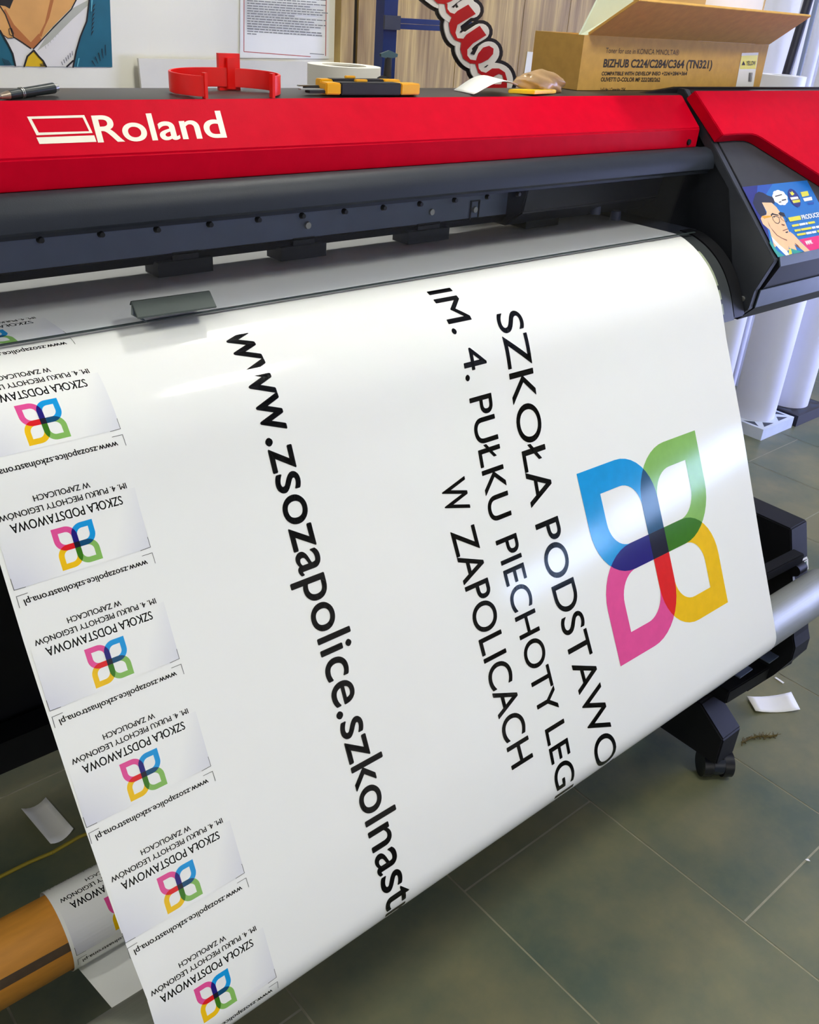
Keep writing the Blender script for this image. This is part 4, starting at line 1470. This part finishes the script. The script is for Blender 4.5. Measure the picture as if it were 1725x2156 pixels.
for k in range(7):
    if k < 5:
        art.poly(PP_([(1040 + 60 * k / 1.6, 690 - 45 * k), (1048 + 60 * k / 1.6, 685 - 45 * k), (1085 + 48 * k / 1.6, 750 - 30 * k), (1080 + 48 * k / 1.6, 752 - 30 * k)]), 5)
    art.poly(PP_([(1060 - 3 * k, 60 + 50 * k), (1085 - 3 * k, 40 + 50 * k), (1050 - 3 * k, 110 + 50 * k)]), 5)
for k in range(6):
    art.poly(PP_([(695 + 24 * k, 700 - 24 * k), (701 + 24 * k, 698 - 24 * k), (716 + 22 * k, 738 - 22 * k), (710 + 22 * k, 740 - 22 * k)]), 5)
    art.poly(PP_([(510 + 28 * k, 520 - 32 * k), (515 + 28 * k, 518 - 32 * k), (524 + 28 * k, 552 - 32 * k), (519 + 28 * k, 554 - 32 * k)]), 6)
    art.poly(PP_([(450 + 9 * k, 725 - 3 * k), (454 + 9 * k, 722 - 3 * k), (470 + 9 * k, 750), (464 + 9 * k, 752)]), 5)
    art.poly(PP_([(20 + 14 * k, 660 + 5 * k), (24 + 14 * k, 658 + 5 * k), (60 + 14 * k, 740), (54 + 14 * k, 742)]), 5)
art.poly(PP_([(1035, 0), (1055, 0), (1040, 130), (1030, 130)]), 7)
art.poly(PP_([(890, 660), (905, 660), (885, 755), (872, 755)]), 7)
o = obj('wall_poster', art.bm(lambda u, v, off: at(u, v, y=YP - off), 0.00006), PM)
tag(o, 'comic poster of a man in white collar, yellow tie and teal jacket on the wall', 'poster')

# framed notice on the wall: white sheet with thin red border and grey lines of text
CN = lambda X, Y: Vector((X / 2.4643, Y / 2.4643))
art = Art()
art.poly([CN(1250, -700), CN(1716, -700), CN(1706, 305), CN(1245, 300)], 0)
for a, b_ in (((1268, -700), (1266, 268)), ((1700, -700), (1690, 290)), ((1266, 268), (1612, 294))):
    art.poly(strip(CN(*a), CN(*b_), 1.6), 1)
for k in range(16):
    y0 = 172 - 13.2 * k
    L_ = (26, 366, 376, 300, 384, 404, 330, 398, 220, 380, 402, 398, 310, 400, 360, 390)[k]
    x = 1283
    while x < 1283 + L_:
        wd = random.uniform(10, 34)
        sl = 0.062
        ya = y0 + (x - 1283) * sl
        yb = y0 + (x + wd - 1283) * sl
        art.poly([CN(x, ya), CN(x + wd, yb), CN(x + wd, yb + 5), CN(x, ya + 5)], 2)
        x += wd + 4
art.poly([CN(1608, 276), CN(1682, 281), CN(1682, 285), CN(1608, 280)], 2)
o = obj('wall_notice', art.bm(lambda u, v, off: at(u, v, y=YP - 0.0005 - off), 0.00006), [white_m, mat('notice_red', (176, 70, 60), 0.6, noise=0.03), mat('notice_text', (120, 120, 118), 0.6, noise=0.1, nscale=400)])
tag(o, 'white printed notice with a thin red border on the wall above the tape roll', 'notice')

# ------------------------------------------------------------------ rolls of media on the right
rollw = mat('white_media_roll', (226, 228, 238), 0.45, noise=0.02, nscale=6)
foam_w = mat('white_foam_stand', (206, 214, 220), 0.6, noise=0.04)
foam_b = mat('black_foam_stand', (26, 26, 36), 0.5, noise=0.08)


def roll_stand(px, py, r, m_, lab, labr, h=1.9):
    c_ = at(px, py, z=0.06)
    half = 0.138
    t = thing('roll_stand', lab, 'stand', (c_.x, c_.y, 0), 'square roll stands')
    bm = nb()
    x0, x1, y0, y1 = c_.x - half, c_.x + half, c_.y - half, c_.y + half
    add_box(bm, x0, x1, y0, y1, 0, 0.055)
    obj('block', bevel(bm, 0.008), m_, t)
    bm = nb()
    for sx, sy in ((-1, -1), (1, -1), (1, 1), (-1, 1)):
        for a in (0, 1):
            p0 = Vector((c_.x + sx * 0.122, c_.y + sy * 0.122, 0.0553))
            if a:
                q = [p0 + Vector((-sx * 0.018, 0, 0)), p0 + Vector((-sx * 0.10, 0, 0)), p0 + Vector((-sx * 0.06, -sy * 0.035, 0))]
            else:
                q = [p0 + Vector((0, -sy * 0.018, 0)), p0 + Vector((0, -sy * 0.10, 0)), p0 + Vector((-sx * 0.035, -sy * 0.06, 0))]
            bm.faces.new([bm.verts.new(v) for v in q])
    bmesh.ops.recalc_face_normals(bm, faces=bm.faces[:])
    for f in bm.faces:
        if f.normal.z < 0:
            f.normal_flip()
    obj('notch', bm, mat('notch_dark', (60, 66, 76), 0.7, noise=0.05), t)
    t2 = thing('media_roll', labr, 'roll', (c_.x, c_.y, 0.056), 'standing white media rolls')
    obj('wound_media', cyl((c_.x, c_.y, 0.056), (c_.x, c_.y, h), r, r, 48, 0.002), rollw, t2, True)
    obj('core', cyl((c_.x, c_.y, h + 0.0005), (c_.x, c_.y, h + 0.02), 0.045, 0.045, 32), kraft_l, t2, True)
    return c_


roll_stand(1586, 868, 0.098, foam_w, 'pale square foam stand under the nearest white roll, right of the sheet', 'thick white media roll standing in the pale square stand', 1.95)
roll_stand(1658, 842, 0.098, foam_b, 'black square stand under the rightmost white roll', 'thick white media roll standing in the black square stand', 1.95)
for px, w_, lab, m_, hh in ((1542, 19, 'thin white media roll standing on the floor closest to the sheet edge', rollw, 1.9), (1559, 8, 'slim grey tube standing between two white rolls', mat('grey_tube', (128, 138, 150), 0.5, noise=0.05), 1.9), (1575, 22, 'white media roll standing behind the sheet, right of the slim grey tube', rollw, 2.0), (1596, 20, 'white media roll standing just left of the thick roll', rollw, 2.0)):
    q = at(px, 660, y=2.24)
    depth = (q - CAM).dot(RF)
    r = w_ / 2 * depth / FPX
    o = obj('media_roll' if m_ is rollw else 'support_tube', cyl((q.x, 2.24, 0.0), (q.x, 2.24, hh), r, r, 32, 0.002), m_, None, True)
    tag(o, lab, 'roll' if m_ is rollw else 'tube', 'standing white media rolls' if m_ is rollw else None)
q = at(1556, 829, z=0.02)
bm = nb()
bmesh.ops.create_uvsphere(bm, u_segments=16, v_segments=10, radius=1, matrix=Matrix.Translation((q.x, q.y - 0.03, 0.022)) @ Matrix.Diagonal((0.04, 0.022, 0.022, 1)))
tag(obj('end_plug', bm, redp, smooth=True), 'small red plastic plug on the floor beside the white rolls', 'plug')
# roll with visible top and a dark bar behind it, top right
c_ = at(1648, 158, y=1.85)
o = obj('media_roll', lathe([(0.083, 0), (0.083, c_.z), (0.035, c_.z), (0.035, 0)], (c_.x, 1.85, 0), 48), rollw, None, True)
tag(o, 'shorter white media roll whose top shows beside the cardboard box', 'roll', 'standing white media rolls')
b0, b1 = at(1658, 150, y=2.0), at(1700, 10, y=2.0)
dv = (b1 - b0)
bb = b0 - dv * (b0.z / dv.z)
bm = nb()
add_cyl(bm, (bb.x, 2.0, 0.0), b1 + dv * 0.5, 0.017, 0.017, 20)
tag(obj('support_pole', bm, mat('navy_pole', (24, 26, 48), 0.4, noise=0.05), smooth=True), 'dark navy pole leaning behind the shorter white roll', 'pole')

# ------------------------------------------------------------------ scraps on the floor


def scrap(name, pix, lab, m_, lift=0.0012, curl=0.0, cat='paper scrap'):
    pts = [at(px, py, z=0.002) for px, py in pix]
    bm = nb()
    n = 6
    prev = None
    for i in range(n + 1):
        f = i / n
        a, b_ = pts[0].lerp(pts[3], f), pts[1].lerp(pts[2], f)
        row = []
        for j in range(n + 1):
            p_ = a.lerp(b_, j / n)
            row.append(bm.verts.new((p_.x, p_.y, lift + curl * (2 * j / n - 1) ** 2)))
        if prev:
            for j in range(n):
                bm.faces.new((prev[j], prev[j + 1], row[j + 1], row[j]))
        prev = row
    o = obj(name, bm, m_, None, True)
    o.modifiers.new('t', 'SOLIDIFY').thickness = 0.0008
    return tag(o, lab, cat)


scrap('paper_scrap', ((1572, 1470), (1665, 1461), (1684, 1498), (1590, 1501)), 'white rectangular paper scrap on the floor right of the caster', white_m, 0.001, 0.008)
scrap('paper_scrap', ((1631, 1427), (1634, 1425), (1652, 1437), (1649, 1439)), 'thin white paper strip on the floor behind the rectangular scrap', white_m)
scrap('paper_scrap', ((1696, 1809), (1702, 1808), (1707, 1813), (1700, 1812)), 'tiny white paper shred on a grout line at the right edge', white_m)
scrap('paper_scrap', ((46, 1710), (98, 1686), (156, 1752), (108, 1784)), 'grey-white paper scrap on the shaded floor under the printer', white_m, 0.001, 0.012)
# brown frayed shred
pth = [(1563, 1563), (1580, 1554), (1600, 1550), (1618, 1551), (1636, 1548)]
pts = [at(*p_, z=0.004) for p_ in pth]
bm = nb()
for i in range(40):
    f = i / 39 * (len(pts) - 1)
    k = min(int(f), len(pts) - 2)
    p_ = pts[k].lerp(pts[k + 1], f - k)
    d_ = Vector((random.uniform(-0.016, 0.016), random.uniform(-0.01, 0.01), random.uniform(0, 0.004)))
    add_cyl(bm, p_ - d_ * 0.8, p_ + d_ + Vector((0, 0, 0.003)), 0.0012, 0.0006, 5)
for v in bm.verts:
    v.co.z = max(v.co.z, 0.0003)
for a, b_ in zip(pts, pts[1:]):
    add_cyl(bm, a, b_, 0.0025, 0.0025, 8)
tag(obj('fibre_shred', bm, mat('brown_fibre', (96, 82, 40), 0.9, noise=0.2, nscale=80)), 'frayed brown fibre shred on the floor below the white scrap', 'shred')
# yellow cable on the floor under the printer
pth = [at(*p_, z=0.004) for p_ in ((-60, 1882), (0, 1846), (60, 1816), (110, 1795), (165, 1763), (230, 1735), (300, 1690))]
P2 = []
for i in range(len(pth) - 1):
    for k in range(5):
        P2.append(pth[i].lerp(pth[i + 1], k / 5))
bm = nb()
for a, b_ in zip(P2, P2[1:]):
    add_cyl(bm, a, b_, 0.004, 0.004, 10)
tag(obj('cable', bm, mat('yellow_cable', (150, 132, 30), 0.5, noise=0.1)), 'yellow cable running across the shaded floor under the printer', 'cable')
